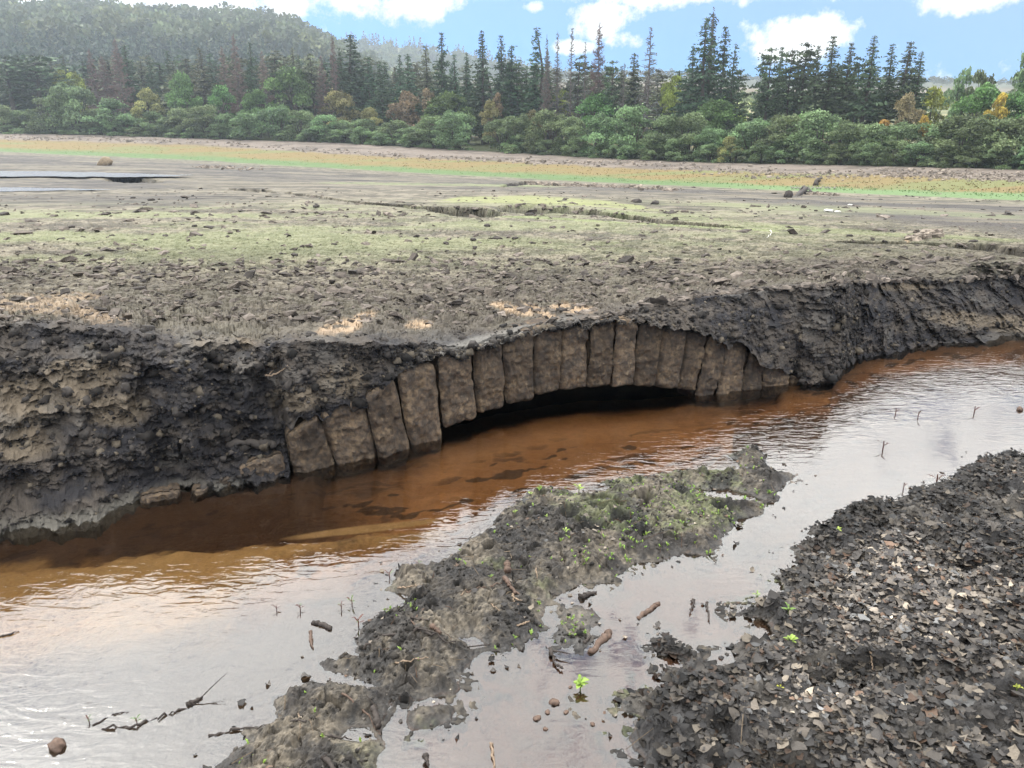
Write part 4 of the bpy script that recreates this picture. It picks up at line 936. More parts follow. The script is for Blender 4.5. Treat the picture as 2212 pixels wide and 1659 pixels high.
G1, G2, G3, G4 = 'rounded shrubs along the far shore', 'conifers behind the far shore', 'dead conifers behind the far shore', 'broadleaved trees behind the far shore shrubs'
for x, y, w in [(-60,235,120),(10,232,80),(60,238,90),(110,212,100),(160,172,110),(215,232,80),(250,215,120),(330,245,70),(365,258,70),(400,235,100),(450,228,100),(490,250,80),(540,240,100),(600,225,100),(650,240,90),(700,250,90),(740,265,80),(790,262,100),(850,265,90),(890,275,90),(930,252,95),(985,235,105),
   (1085,252,95),(1120,245,95),(1190,240,115),(1240,255,95),(1300,240,105),(1370,225,125),(1440,250,115),(1490,245,115),(1540,270,95),(1630,252,120),(1690,245,125),(1780,240,155),(1840,255,125),(1900,270,120),(1950,260,110),(2010,265,125),(2080,250,165),(2150,240,165),(2220,245,160),(2300,240,180)]:
    tree('shrub', M_WILLOW, x, y-8, w*1.22, 2.5+2*random.random(), 'shrub', 'rounded grey-green shrub, # from the left in the front row along the far shore', 'shrub', G1)
rfill = np.random.default_rng(9)
for x in np.arange(-40, 2300, 58):
    if abs(x-1040) < 25: continue
    tree('shrub', M_WILLOW, x+rfill.uniform(-15,15), np.interp(x,[0,700,1100,1500,2212],[262,275,292,300,308])+rfill.uniform(-8,8), np.interp(x,[0,1100,2212],[58,72,100]), 1.2, 'low_shrub', 'small low green bush, # from the left at the very foot of the shore shrubs', 'bush', 'low bushes at the edge of the far beach')
tree('shrub', M_OLIVE, 1580, 290, 70, 1.0, 'low_shrub', 'low yellowish-olive bush at the foot of the shore shrubs right of centre', 'bush', None)
for x, y, w, m, k, ds in [(400,152,85,M_GREEN,'broad','rounded mid-green tree, # from the left behind the shore shrubs'),(480,178,75,M_GREEN,'broad',''),(635,136,125,M_GREEN,'broad',''),(560,190,80,M_GREEN,'broad',''),(970,195,125,M_GREEN,'broad',''),(1546,208,120,M_GREEN,'broad',''),(1290,195,110,M_GREEN,'broad',''),(140,195,90,M_GREEN,'broad',''),(1740,240,90,M_GREEN,'broad',''),(2120,180,150,M_GREEN,'broad',''),(2200,175,110,M_GREEN,'broad',''),(2250,170,120,M_GREEN,'broad','')]:
    tree(k, m, x, y, w, 8+4*random.random(), 'broadleaf_tree', 'rounded mid-green tree, # from the left behind the shore shrubs', 'tree', G4)
for x, y, w in [(325,188,75),(735,190,95),(800,230,60),(1060,215,60),(1150,235,60)]:
    tree('broad', M_OLIVE, x, y, w, 8, 'broadleaf_tree', 'olive-yellow leafy tree, # from the left behind the shore shrubs', 'tree', G4)
for x, y, w in [(880,186,105),(925,190,60),(1075,200,50),(1956,190,95)]:
    tree('airy', M_BROWN, x, y, w, 9, 'autumn_tree', 'tree with thin brownish autumn leaves, # from the left along the far shore', 'tree', 'browning trees on the far shore')
for x, y, w in [(145,145,60),(170,150,60),(1455,160,80),(1215,190,70),(2010,186,85),(2070,205,60),(1590,230,50),(860,210,60)]:
    tree('broad', M_LIME, x, y, w, 22, 'lime_green_tree', 'sunlit yellow-green tree, # from the left between the darker trees', 'tree', 'sunlit yellow-green trees')
for x, y, w in [(1908,258,75),(2000,240,60),(2155,200,70)]:
    tree('airy', M_ORANGE, x, y, w, 5, 'autumn_tree', 'small orange-leaved tree, # from the left above the right-hand shrubs', 'tree', 'orange-leaved trees on the right')
for x, y, w in [(2066,132,85),(2200,106,80),(2110,150,90)]:
    tree('airy', M_PALE, x, y, w, 16, 'broadleaf_tree', 'tall pale airy tree, # from the left at the right edge', 'tree', 'pale airy trees at the right edge')
for x, y, w, k in [(285,95,38,'slim'),(335,118,44,'dense'),(550,88,42,'spruce'),(765,72,88,'spruce'),(867,115,42,'spruce'),(885,113,32,'slim'),(957,66,56,'spruce'),(983,115,28,'slim'),(1010,112,34,'spruce'),(1042,64,56,'spruce'),(1083,72,56,'spruce'),(1105,95,40,'slim'),
    (1158,55,40,'slim'),(1516,33,100,'dense'),(1558,53,76,'dense'),(1580,90,60,'dense'),(1490,95,60,'dense'),(1531,25,40,'slim'),(740,100,50,'dense'),(800,118,60,'dense'),(825,130,50,'spruce'),(725,120,40,'slim')]:
    tree(k, M_SPRUCE, x, y, w, 12+6*random.random(), 'spruce_tree', 'dark pointed spruce, # from the left of the spruces behind the shore', 'tree', G2)
for x, y, w in [(30,120,80),(90,115,90),(385,130,70),(443,100,55),(600,105,55),(640,100,50),(678,112,45),(922,95,55),(1116,125,45),(1136,140,45),(1181,110,40),(1251,118,45),(1320,128,45),(1366,112,60),(1340,140,40),(1656,100,52),(1678,98,48),(1701,100,46),(1731,90,50),(1756,95,46),(1786,74,66),(1826,89,52),(1873,73,66),(1913,92,56),(1951,87,74),(1975,108,56),(1640,170,50),(1800,130,50),(1715,140,40),(1845,120,40)]:
    tree('high' if int(x) % 3 else 'pine', M_PINE if (x > 1100 or x < 100) else M_OLPINE, x, y, w*1.45, 13+6*random.random(), 'pine_tree', 'tall bare-stemmed pine, # from the left of the pines behind the shore', 'tree', G2)
for x, y, w, m in [(210,105,55,M_DEAD),(265,85,65,M_DEAD),(490,100,60,M_DEAD),(517,72,50,M_DEAD),(725,70,38,M_DEAD),(575,110,50,M_DEAD),(700,120,50,M_DEAD),(1291,48,62,M_DEAD),(1181,100,36,M_DEAD),(235,120,60,M_DEAD)]:
    tree('fuzzy', m, x, y, w, 11+3*random.random(), 'dead_conifer', 'reddish-brown dying conifer, # from the left of those behind the shore', 'tree', G3)
for x, y, w in [(1203,68,42),(1233,60,46),(1262,90,40),(1400,58,80),(1180,80,36),(1531,14,36),(1345,135,40)]:
    tree('dead', M_GREYD, x, y, w, 11+3*random.random(), 'dead_conifer', 'bare grey skeleton of a conifer, # from the left against the sky', 'tree', G3)
i = 0
for x in np.concatenate([np.arange(-60, 900, 12), np.arange(900, 1500, 19), np.arange(1600, 1990, 40)]):
    k = ('spruce','pine','slim','dense')[rfill.integers(4)]; y = np.interp(x,[0,300,700,900,1100,1500,1600,2000],[125,120,125,140,145,150,150,140])+rfill.uniform(-14,38)
    tree(k, (M_SPRUCE, M_PINE, M_OLPINE)[rfill.integers(3)], x+rfill.uniform(-8,8), y, rfill.uniform(46,76), rfill.uniform(18,42), 'conifer', {'spruce':'broad dark spruce deep in the wood','pine':'bare-stemmed pine deep in the wood','slim':'narrow dark spruce deep in the wood','dense':'dense bushy conifer deep in the wood'}[k]+', # from the left of its sort', 'tree', 'back rows of conifers in the shoreside wood')
build_trees(); print('trees', len(TREES))
# ------------------------------------------------------------------ far woods on the hills (one mass each)
def far_wood(name, n, az0, az1, r0, r1, zat, kind, h, seed, base, label, var=.3, accept=None):
    rg = np.random.default_rng(seed); a = rg.uniform(az0, az1, n)*pi/180; r = np.sqrt(rg.uniform(r0**2, r1**2, n))
    z = zat(a, r)
    if accept is not None: k = accept(a, r, z); a, r, z = a[k], r[k], z[k]; n = len(a)
    m = 130 if kind == 'round' else 60
    T = []
    for v in range(6):
        if kind == 'round':
            L = lobes(rg, 7, .9, .35, .8, .26); q = rg.integers(0,7,m); d = rg.normal(size=(m,3)); d /= np.linalg.norm(d,axis=1)[:,None]; d[:,2] = np.abs(d[:,2])
            c = L[q,:3]+d*L[q,3:4]*.95; T.append((cards(c, rg.uniform(.08,.17,m), rg), rg.uniform(.7,1.3,7)[q]*rg.uniform(.75,1.25,m)))
        else:
            t = rg.random(m)**1.3; rr = .19*(1-t)*np.sqrt(rg.random(m))+.01; aa = rg.random(m)*2*pi
            c = np.stack([rr*np.cos(aa), rr*np.sin(aa), .12+.86*t], -1); T.append((cards(c, rg.uniform(.08,.2,m)*(1.1-.6*t), rg, aspect=.6), rg.uniform(.6,1.4,m)))
    V = []; S = []; hh = h*rg.uniform(.7,1.3,n); ww = hh*rg.uniform(.85,1.2,n)
    tv = rg.integers(0,6,n); tint = rg.uniform(1-var,1+var,(n,1)); hue = rg.random((n,1))
    for v in range(6):
        k = np.where(tv == v)[0]; tvx, sh = T[v]
        P_ = tvx[None]*np.stack([ww[k],ww[k],hh[k]],-1)[:,None]+np.stack([r[k]*np.sin(a[k]), r[k]*np.cos(a[k]), z[k]-h*.1],-1)[:,None]
        V.append(P_.reshape(-1,3)); cc = np.array(base)*tint[k]*(1-hue[k]*.3)+np.array([.05,.045,.0])*hue[k]**3*(kind == 'round')
        S.append((cc[:,None,:]*sh[None,:,None]).reshape(-1,3))
    V = np.concatenate(V); S = np.concatenate(S)
    o = link(name, mesh_np(name, V, np.arange(len(V)).reshape(-1,4), fcol=S), M_FAR); tag(o, label, 'wood', kind='stuff')
M_FAR = fol_mat('far_foliage', (1,1,1), .25)
far_wood('conifer_plantation', 1500, -42, -8, 206, 330, h1, 'cone', 13, 61, (.055,.085,.055), 'dark conifer plantation on the lower slope of the left hill')
far_wood('hill_wood', 1700, -44, -9, 325, 468, h1, 'round', 14, 62, (.095,.125,.06), 'hazy broadleaved wood covering the top of the left hill')
far_wood('valley_wood', 900, -16, 6, 215, 460, h1, 'round', 10, 63, (.14,.17,.065), 'paler sunlit wood on the slope right of the left hill')
far_wood('ridge_trees', 420, -26, 4, 690, 765, h2, 'cone', 10, 64, (.035,.048,.035), 'thin fringe of conifers along the second ridge')
far_wood('ridge_wood', 900, -20, 6, 480, 720, h2, 'round', 11, 65, (.055,.07,.038), 'distant wood on the flank of the second ridge')
far_wood('field_trees', 420, 0, 40, 165, 300, h3, 'round', 5, 66, (.14,.19,.06), 'light green scrub scattered over the meadows beyond the pines')
far_wood('moor_edge_wood', 500, -2, 44, 540, 640, h3, 'round', 5, 67, (.05,.06,.04), 'dark line of trees along the edge of the distant moor')
# ------------------------------------------------------------------ haze: one even box of air round camera and scene
bpy.ops.mesh.primitive_cube_add(size=1, location=(0, -5, 40)); hz = bpy.context.object; hz.name = 'haze'; hz.scale = (1800, 1500, 170); hz['kind'] = 'stuff'
bpy.ops.object.transform_apply(location=False, rotation=False, scale=True)
g = NT('haze_air'); pv = g.n('VolumePrincipled', {'Color':(.80,.90,1.0,1), 'Density':.00052, 'Anisotropy':.55})
g.t.links.new(pv.outputs[0], g.out.inputs['Volume']); hz.data.materials.append(g.m)
# ------------------------------------------------------------------ sticks, driftwood, seedlings, stones, birds: each one a thing
M_TWD = plain_mat('dark_wood', (.050,.040,.034), var=.4, scale=60, rough=.7, bump=.002)
M_TWP = plain_mat('pale_wood', (.26,.19,.13), var=.45, scale=60, rough=.7, bump=.002)
M_TWB = plain_mat('brown_wood', (.13,.085,.062), var=.5, scale=50, rough=.65, bump=.003)
M_ROCKT = plain_mat('tan_stone', (.26,.20,.13), var=.4, scale=8, rough=.9, bump=.02)
M_ROCKD = plain_mat('dark_mud_block', (.060,.052,.046), var=.4, scale=12, rough=.9, bump=.02)
M_ROCKW = plain_mat('pale_slab', (.55,.53,.48), var=.2, scale=8, rough=.8, bump=.01)
def near_pt(x, y):
    z = 0.0
    for _ in range(6):
        p_ = gnd(x, y, z); z = .5*z+.5*max(float(near_z(np.array([p_[0]]), np.array([p_[1]]))[0]), 0.0)
    p_ = gnd(x, y, z); return np.array([p_[0], p_[1], max(z, float(near_z(np.array([p_[0]]), np.array([p_[1]]))[0]), 0)])
def bank_pt(x, y):                   # first hit of the ray with the cliff / bed sheet
    a, s = ang(x, y); j = int(np.clip(np.searchsorted(colA, float(a)), 1, N-1)); d = (H-float(s)*far_r[:, j])-far_z[:, j]
    k = np.where((d[1:] < 0)&(d[:-1] >= 0)&(far_z[1:, j] > -.1))[0]; k = k[0]+1 if len(k) else ncl
    r = far_r[k, j]-.02; return np.array([r*sin(a), r*cos(a), H-float(s)*r])
def stick(pts, rad, label, mat=None, name='twig', fn=near_pt, cat='twig', group=None, rough=.25, forks=0, lift=1.0, ends=.45):
    P3 = np.array([fn(*q) for q in pts]); P3[:,2] += rad*lift
    if len(P3) == 2: m_ = (P3[0]+P3[1])/2; P3 = np.array([P3[0], m_, P3[1]])
    t = np.linspace(0, len(P3)-1, max(9, 5*len(P3))); i = np.minimum(t.astype(int), len(P3)-2); f = (t-i)[:,None]
    Q = P3[i]*(1-f)+P3[i+1]*f; L = np.linalg.norm(P3[-1]-P3[0]); rg = np.random.default_rng(int(abs(pts[0][0]*7+pts[0][1])))
    Q[1:-1] += rg.normal(size=Q[1:-1].shape)*min(L*.02, rad*1.2); 
    rr = rad*(1-(1-ends)*np.linspace(0,1,len(Q)))*(1+rough*rg.normal(size=len(Q))).clip(.5,1.6)
    parts = [tube(Q, rr, 8)]
    for k in range(forks):
        b = Q[rg.integers(2, len(Q)-2)]; d = (P3[-1]-P3[0])*.3+np.append(rg.normal(size=2)*L*.15, abs(rg.normal())*L*.10); parts.append(tube([b, b+d*.5+[0,0,.004], b+d], [rad*.5,rad*.4,rad*.2], 6))
    V, Qf = join(parts); c = P3.mean(0)
    me = bpy.data.meshes.new(name); me.from_pydata([tuple(v-c) for v in V], [], [tuple(dict.fromkeys(q)) for q in Qf]); me.update()
    for p_ in me.polygons: p_.use_smooth = True
    o = link(name, me, mat or M_TWD); o.location = c; tag(o, label, cat, group); return o
GI = 'sticks on the muddy island'
stick([(1007,1279),(1045,1271),(1085,1261)], .006, 'straight thin light-brown stick lying across the middle of the island', M_TWB, group=GI)
stick([(1107,1286),(1113,1305),(1121,1328)], .006, 'pale stick running down from the splintered wood chunk', M_TWP, group=GI)
stick([(1109,1292),(1120,1300),(1131,1300)], .005, 'short curved pale twig beside the splintered wood chunk', M_TWP, group=GI)
stick([(890,1226),(905,1240),(922,1257)], .006, 'dark stick sloping down at the upper left bulge of the island', group=GI)
stick([(859,1272),(912,1265)], .005, 'light stick overhanging the left edge of the island', M_TWP, group=GI)
stick([(1019,1244),(1061,1226)], .004, 'thin dark twig above the straight light-brown stick', group=GI)
stick([(996,1288),(1007,1273)], .004, 'short pale twig left of the straight light-brown stick', M_TWP, group=GI)
stick([(898,1336),(916,1316)], .006, 'stubby pale-brown stick standing over the dark hollow', M_TWB, group=GI)
stick([(888,1336),(905,1341),(926,1342)], .007, 'dark bent stick lying in the dark hollow of the island', group=GI)
stick([(888,1342),(908,1371)], .005, 'grey twig crossing the long dark branch', M_TWB, group=GI)
stick([(1117,1353),(1148,1342)], .006, 'pale broken stick at the right margin near the shallow pool', M_TWP, group=GI)
stick([(1158,1229),(1160,1251)], .005, 'upright straw-coloured twig on the flat grassy part of the island', M_TWP, group=GI)
stick([(1061,1306),(1079,1322)], .004, 'thin pale twig leaning below the straight light-brown stick', M_TWP, group=GI)
stick([(1172,1075),(1206,1060)], .006, 'dark stick at the upper left rim of the island by the brown water', M_TWB, group=GI)
stick([(787,1406),(841,1375),(912,1370),(952,1379),(1006,1401)], .009, 'long dark curved branch lying across the island, longest of its sticks', group=GI, name='branch', cat='branch', forks=2)
stick([(854,1433),(894,1432),(934,1421)], .005, 'pale slightly curved stick below the long dark branch', M_TWP, group=GI)
stick([(738,1500),(783,1535),(809,1571),(823,1589)], .005, 'long thin bowed stick on the lower left lobe of the island', M_TWB, group=GI)
stick([(716,1491),(738,1477)], .004, 'tiny dark twig on top of the lower left lobe', group=GI)
stick([(597,1564),(662,1563)], .008, 'dark level stick at the left edge of the lower lobe', group=GI)
stick([(645,1545),(650,1575)], .005, 'short pale twig beside the dark level stick', M_TWP, group=GI)
stick([(690,1590),(760,1600)], .007, 'half-sunk dark twig by the small puddle in the lower lobe', group=GI)
stick([(700,1640),(740,1690)], .014, 'dark broken stake end at the bottom edge of the picture', group=GI, name='stake', cat='stake')
stick([(1235,1240),(1290,1195)], .004, 'thin dark stalk on the green flat below the dark mud heap', group=GI)
stick([(1089,1250),(1100,1268),(1115,1286)], .014, 'splintered brown wood chunk in the middle of the island', M_TWB, 'wood_chunk', cat='driftwood', rough=.15, ends=.6, forks=2)
stick([(1095,1221),(1097,1241)], .019, 'short knobbly wood stub above the splintered chunk', M_TWB, 'wood_chunk', cat='driftwood', ends=.9)
stick([(932,1354),(952,1372)], .012, 'short reddish-brown stick half buried by the long dark branch', M_TWB, 'wood_chunk', cat='driftwood', ends=.8)
stick([(806,1530),(812,1552),(819,1576)], .015, 'thick dark stub standing at the right side of the lower left lobe', M_TWD, 'wood_chunk', cat='driftwood', ends=.9)
stick([(676,1346),(695,1350),(716,1359)], .014, 'floating dark round-ended stick in the pale water left of the island', M_TWD, 'driftwood', cat='driftwood', lift=.3, ends=1.2)
stick([(671,1366),(672,1385),(676,1402)], .010, 'crumbling dark-brown scrap standing in the pale water', M_TWB, 'driftwood', cat='driftwood', lift=.6)
stick([(1378,1336),(1403,1318),(1424,1304)], .014, 'spindle-shaped wood chunk in the calm pool, nearer the leafy bank', M_TWB, 'driftwood', cat='driftwood', lift=.1, ends=.8, rough=.12)
stick([(1275,1411),(1294,1390),(1316,1366)], .016, 'club-shaped brown wood chunk in the calm pool, nearer the island', M_TWB, 'driftwood', cat='driftwood', lift=.1, ends=1.3, rough=.12)
stick([(1261,1390),(1280,1373)], .008, 'small black stick beside the club-shaped wood chunk', M_TWD, 'twig', lift=.5)
stick([(1188,1406),(1198,1436),(1216,1450)], .010, 'black upright forked twig in the reddish shallow pool', M_TWD, 'twig', lift=1.6, forks=2)
stick([(1256,1292),(1272,1284),(1288,1281)], .018, 'grey bark slab on the scummy edge of the calm pool', M_TWD, 'bark_slab', cat='bark', lift=.3)
stick([(1435,1411),(1481,1418)], .008, 'dark straight stick along the edge of the leafy point', M_TWD, 'twig')
stick([(450,1590),(508,1578),(576,1571)], .007, 'long dark stick floating left of the lower lobe', M_TWD, 'twig', lift=.3)
stick([(200,1568),(244,1544),(278,1538)], .005, 'thin dark twig, upper one floating in the bright water at bottom left', M_TWD, 'twig', lift=.3)
stick([(220,1575),(295,1568),(356,1548),(413,1527),(437,1510)], .006, 'long wavy dark branch floating in the bright water at bottom left', M_TWD, 'branch', cat='branch', lift=.3, forks=1)
stick([(405,1524),(437,1508)], .013, 'fat dark stick end at the tip of the long wavy floating branch', M_TWD, 'driftwood', cat='driftwood', lift=.4)
stick([(-20,1382),(41,1365)], .007, 'dark stick reaching in from the left edge over the water', M_TWD, 'twig', lift=.5)
stick([(1498,1298),(1490,1330)], .008, 'short dark peg standing in the pool off the leafy bank', M_TWD, 'peg', cat='peg', lift=1.0)
stick([(1527,1304),(1533,1346)], .007, 'thin dark peg nearest the leaf-covered point', M_TWD, 'peg', cat='peg', lift=1.0)
stick([(920,1640),(926,1665)], .012, 'black stub rising from the water at the bottom edge', M_TWD, 'stake', cat='stake', lift=2.0)
stick([(1062,1610),(1068,1665)], .007, 'pale upright reed stem at the bottom edge', M_TWP, 'reed', cat='reed', lift=1.5)
stick([(1760,1405),(1768,1440)], .006, 'pale thin stalk lying on the leaves below the brightest seedling', M_TWP, 'twig')
stick([(1660,1462),(1690,1495)], .004, 'thin reddish stalk on the leaves near the small yellow seedling', M_TWB, 'twig')
stick([(1880,1410),(1885,1450)], .006, 'curled pale stalk in the middle of the leaf carpet', M_TWP, 'twig')
stick([(573,814),(599,810),(625,790)], .009, 'pale forked twig sticking out of the dark cliff left of the arch', M_TWP, 'twig', bank_pt, forks=1)
stick([(490,966),(545,964),(598,968)], .030, 'dark weathered log jammed in the cliff just left of the arch', M_ROCKD, 'log', bank_pt, cat='log', ends=1.1)
stick([(517,985),(573,1000)], .007, 'pale twig under the dark log left of the arch', M_TWP, 'twig', bank_pt)
stick([(272,834),(298,849),(303,868)], .005, 'bent straw stalk on the tan slope at left', M_TWP, 'twig', bank_pt)
stick([(822,700),(868,683)], .006, 'dark twig on the sand patch above the arch', M_TWD, 'twig', bank_pt)
stick([(2004,629),(2012,637)], .012, 'short pale stick on the rim of the right-hand cliff', M_TWP, 'twig', bank_pt)
stick([(1664,498),(1667,507),(1656,515)], .010, 'white curved stick upright on the cracked bed at right', M_ROCKW, 'twig', at_px)
stick([(1703,427),(1729,422),(1742,412)], .16, 'dark driftwood log with a raised end on the far bed', M_TWD, 'log', at_px, cat='log', ends=.35)
stick([(1762,402),(1769,396),(1774,386)], .15, 'dark pointed tree stump in the far grass at right', M_TWD, 'stump', at_px, cat='stump', ends=.12)
# stones
def blob_mesh(name, r, seed, flat=.7, sub=3):
    bm_ = __import__('bmesh').new(); __import__('bmesh').ops.create_icosphere(bm_, subdivisions=sub, radius=1)
    co_ = np.array([v.co[:] for v in bm_.verts]); n_ = fbm(co_[:,0]*1.6+seed*3, co_[:,1]*1.6+co_[:,2]*1.3, 4)
    f_ = 1+.45*n_; 
    for v, k, c_ in zip(bm_.verts, f_, co_): v.co = (c_[0]*k*r, c_[1]*k*r*.8, c_[2]*k*r*flat)
    me = bpy.data.meshes.new(name); bm_.to_mesh(me); bm_.free()
    for p_ in me.polygons: p_.use_smooth = True
    return me
def stone(x, y, r, label, mat, name='stone', fn=at_px, cat='stone', group=None, flat=.7):
    p_ = fn(x, y); o = link(name, blob_mesh(name, r, x*.37, flat), mat); o.location = p_+np.array([0,0,r*flat*.35]); o.rotation_euler = (0,0,x); tag(o, label, cat, group)
stone(228, 357, .75, 'tan-coloured boulder beyond the pale strip of water at left', M_ROCKT)
GD = 'dark blocks of mud on the dried bed'
MB_ = [(234,463,.16),(327,434,.22),(421,489,.10),(155,492,.12),(637,552,.10),(683,448,.22),(963,527,.11),(1022,520,.14),(1052,490,.15),(1113,516,.12),(1377,438,.35),(1415,441,.35)]
for i_, (x, y, r) in enumerate([(a, b, c*.55) for a, b, c in MB_]): stone(x, y, r, f'dark block of mud, {ordw(i_)} from the left of those standing on the bed', M_ROCKD, 'mud_block', cat='mud block', group=GD, flat=.5)
for x, y, r, l in [(1790,458,.16,'white slab on the far right bed, larger of two'),(1809,459,.10,'white slab on the far right bed, smaller of two'),(1837,444,.10,'single pale stone right of the long driftwood log')]: stone(x, y, r, l, M_ROCKW, flat=.35)
stone(125, 1612, .040, 'rough reddish-brown lump in the bright water at bottom left', M_TWB, 'wood_lump', near_pt, 'driftwood')
stone(2203, 886, .035, 'small brown lump in the stream at the right edge', M_TWB, 'wood_lump', near_pt, 'driftwood')
stone(245, 1010, .022, 'small white stone in the dark cliff foot at left', M_ROCKW, 'pebble', bank_pt, 'pebble')
stone(1760, 808, .075, 'dark rounded stone under the cliff at the right foot of the arch', M_ROCKD, 'stone', bank_pt, 'stone')
stone(1790, 812, .09, 'dark stone at the corner of the cliff where the stream widens', M_ROCKD, 'stone', bank_pt, 'stone')
PB = [(1160,1553,.018),(1183,1539,.015),(1197,1518,.025),(1223,1539,.014),(1178,1575,.012),(1280,1565,.013),(1232,1485,.010)]
for i_, (x, y, r) in enumerate(PB): stone(x, y, r, f'small floating husk, {ordw(i_)} of those in the reddish shallows counted by distance left', M_TWB, 'floating_husk', near_pt, 'husk', 'husks floating in the reddish shallow pool', .5)
# seedlings
def seedling(x, y, h, label, col=(.30,.46,.07), n=8, fn=near_pt, group=None, red=False, slim=.22):
    p_ = fn(x, y); rg = np.random.default_rng(int(x*3+y)); e = empty('seedling', tuple(p_)); tag(e, label, 'seedling', group)
    c_ = (.13,.05,.035) if red else (.16,.22,.06)
    V, Qf = tube([(0,0,-.03),(.002,0,h*.4),(0,.002,h*.75)], [h*.05+.0008,h*.04+.0008,h*.03+.0006], 6)
    me = mesh_np('stem', V, np.array([q for q in Qf if len(set(q)) == 4]), fcol=np.tile(c_, (len([q for q in Qf if len(set(q)) == 4]),1))); link('stem', me, MAT_GREEN, e)
    for k in range(n):
        a = k*2.4+rg.random()*.6; L = h*rg.uniform(.45,.8); z0 = h*(.25+.5*k/n); up = L*rg.uniform(.25,.9); w = L*slim
        d = np.array([cos(a), sin(a), 0]); s_ = np.array([-sin(a), cos(a), 0]); b = np.array([0,0,z0])
        pts = []
        for t, ww, zz in ((0,.15,0),(.3,.85,.45),(.6,1,.8),(.85,.6,.9),(1.05,.05,.85)):
            m_ = b+d*L*t+np.array([0,0,up*zz]); pts += [m_-s_*w*ww+[0,0,w*.25*ww], m_, m_+s_*w*ww+[0,0,w*.25*ww]]
        f = [(i*3+j, i*3+j+1, i*3+j+4, i*3+j+3) for i in range(4) for j in range(2)]
        cc2 = np.tile(np.array(c_ if red and rg.random() < .6 else col)*rg.uniform(.8,1.2), (8,1))
        link('leaf', mesh_np('leaf', np.array(pts), np.array(f), fcol=cc2, smooth=True), MAT_GREEN, e)
seedling(1253,1490,.060,'bright lime-green bushy seedling standing in the reddish shallow pool', (.24,.36,.06), 14, slim=.26)
seedling(1706,1402,.055,'bright yellow-green seedling on the leafy bank above the lower inlet', (.27,.38,.07), 10)
seedling(1702,1325,.055,'taller green seedling with narrow leaves behind the upper inlet', (.20,.33,.07), 8, slim=.16)
seedling(1684,1492,.030,'small yellow seedling poking through the leaves, nearest the bottom', (.45,.45,.06), 5)
seedling(1634,1292,.040,'pale green seedling on the tip of the leafy strip', (.28,.40,.10), 6, slim=.16)
seedling(1809,1153,.040,'small yellow-green seedling high on the leafy bank', (.32,.40,.08), 6)
seedling(2194,1496,.035,'small yellow seedling at the right edge of the leaf carpet', (.40,.44,.08), 5)
GW = 'seedlings standing in the pale water left of the island'
for i_, (x, y, h) in enumerate([(192,1560,.035),(295,1562,.035),(597,1318,.035),(648,1318,.045),(737,1314,.040),(760,1306,.045),(774,1352,.060),(841,1246,.045),(903,1222,.040)]):
    seedling(x, y, h, f'thin green and reddish seedling, {ordw(i_)} from the left in the pale water', (.16,.26,.07), 5, group=GW, red=True, slim=.12)
GX = 'dark stalks standing in the right-hand water'
for i_, (x, y, h) in enumerate([(1795,884,.05),(1907,970,.10),(1934,895,.08),(1951,1056,.07),(1983,900,.07),(2022,1046,.11),(2104,892,.09)]):
    seedling(x, y, h, f'dark reddish stalk, {ordw(i_)} from the left in the right-hand water', (.10,.06,.035), 3, group=GX, red=True, slim=.10)
GM = 'seedlings on the island'
for i_, (x, y, h) in enumerate([(895,1300,.02),(1112,1110,.03),(1146,1070,.035),(1180,1118,.02),(1222,1152,.035),(1250,1062,.06)]):
    seedling(x, y, h, f'bright small seedling, {ordw(i_)} from the left along the upper island', (.34,.46,.10), 5, group=GM)
# row of water birds
M_BIRD = plain_mat('grey_plumage', (.32,.29,.26), var=.5, scale=6, rough=.8); M_BEAK = plain_mat('dark_bill', (.05,.04,.03), rough=.6)
for i_, x in enumerate([1711,1719,1727,1737,1745,1755,1765,1772,1784,1791,1802]):
    p_ = at_px(x, 410); bm_ = __import__('bmesh'); rg = np.random.default_rng(i_)
    e = link('goose', tube_mesh('goose', [tube([(-.42,0,.30),(-.25,0,.30),(0,0,.30),(.22,0,.33),(.30,0,.42),(.32,0,.58),(.36,0,.64),(.44,0,.63)], [.02,.10,.16,.12,.055,.04,.055,.03], 10)]), M_BIRD)
    e.location = p_; e.scale = (.36,.36,.36); e.rotation_euler = (0,0,rg.uniform(-.6,.6)+(pi if i_ % 3 == 0 else 0)); tag(e, f'small grey-brown goose, {ordw(i_)} from the left in the row on the green mud', 'goose', 'row of geese resting on the green mud')
    for s_ in (-.06,.06): link('leg', tube_mesh('leg', [tube([(.02,s_,.22),(.03,s_,.0),(.10,s_,.0)], [.02,.015,.02], 6)]), M_BEAK, e)
    link('bill', tube_mesh('bill', [tube([(.43,0,.63),(.50,0,.61)], [.025,.01], 6)]), M_BEAK, e)
# ------------------------------------------------------------------ camera, sky, sun
cam = bpy.data.cameras.new('camera'); co = bpy.data.objects.new('camera', cam); C.objects.link(co)
co.location = (0, 0, H); co.rotation_euler = (pi/2-PT, 0, 0)
cam.sensor_width = 36; cam.lens = 36*F/2212; cam.clip_start = .05; cam.clip_end = 8000
bpy.context.scene.camera = co
SUN_AZ, SUN_EL = radians(-54), radians(45)
w = NT('World', 'world'); bpy.context.scene.world = w.m
tc = w.n('TexCoord').outputs['Generated']
sep = w.n('SeparateXYZ', {0:tc}); x_, y_, z_ = sep.outputs
az_ = w.math('ARCTAN2', x_, y_); el_ = w.math('ARCSINE', z_)
sky = w.n('TexSky', sky_type='NISHITA', sun_disc=False, sun_elevation=SUN_EL, sun_rotation=SUN_AZ, altitude=200, air_density=1.0, dust_density=.6, ozone_density=2.0)
skyc = w.mixc(1.0, sky.outputs[0], (.024,.070,.155), 'MULTIPLY')
def dirae(x, y):
    a, s = ang(x, y); return float(a), -float(np.arctan(s))
dn = w.noise(tc, 22, 7, .62)
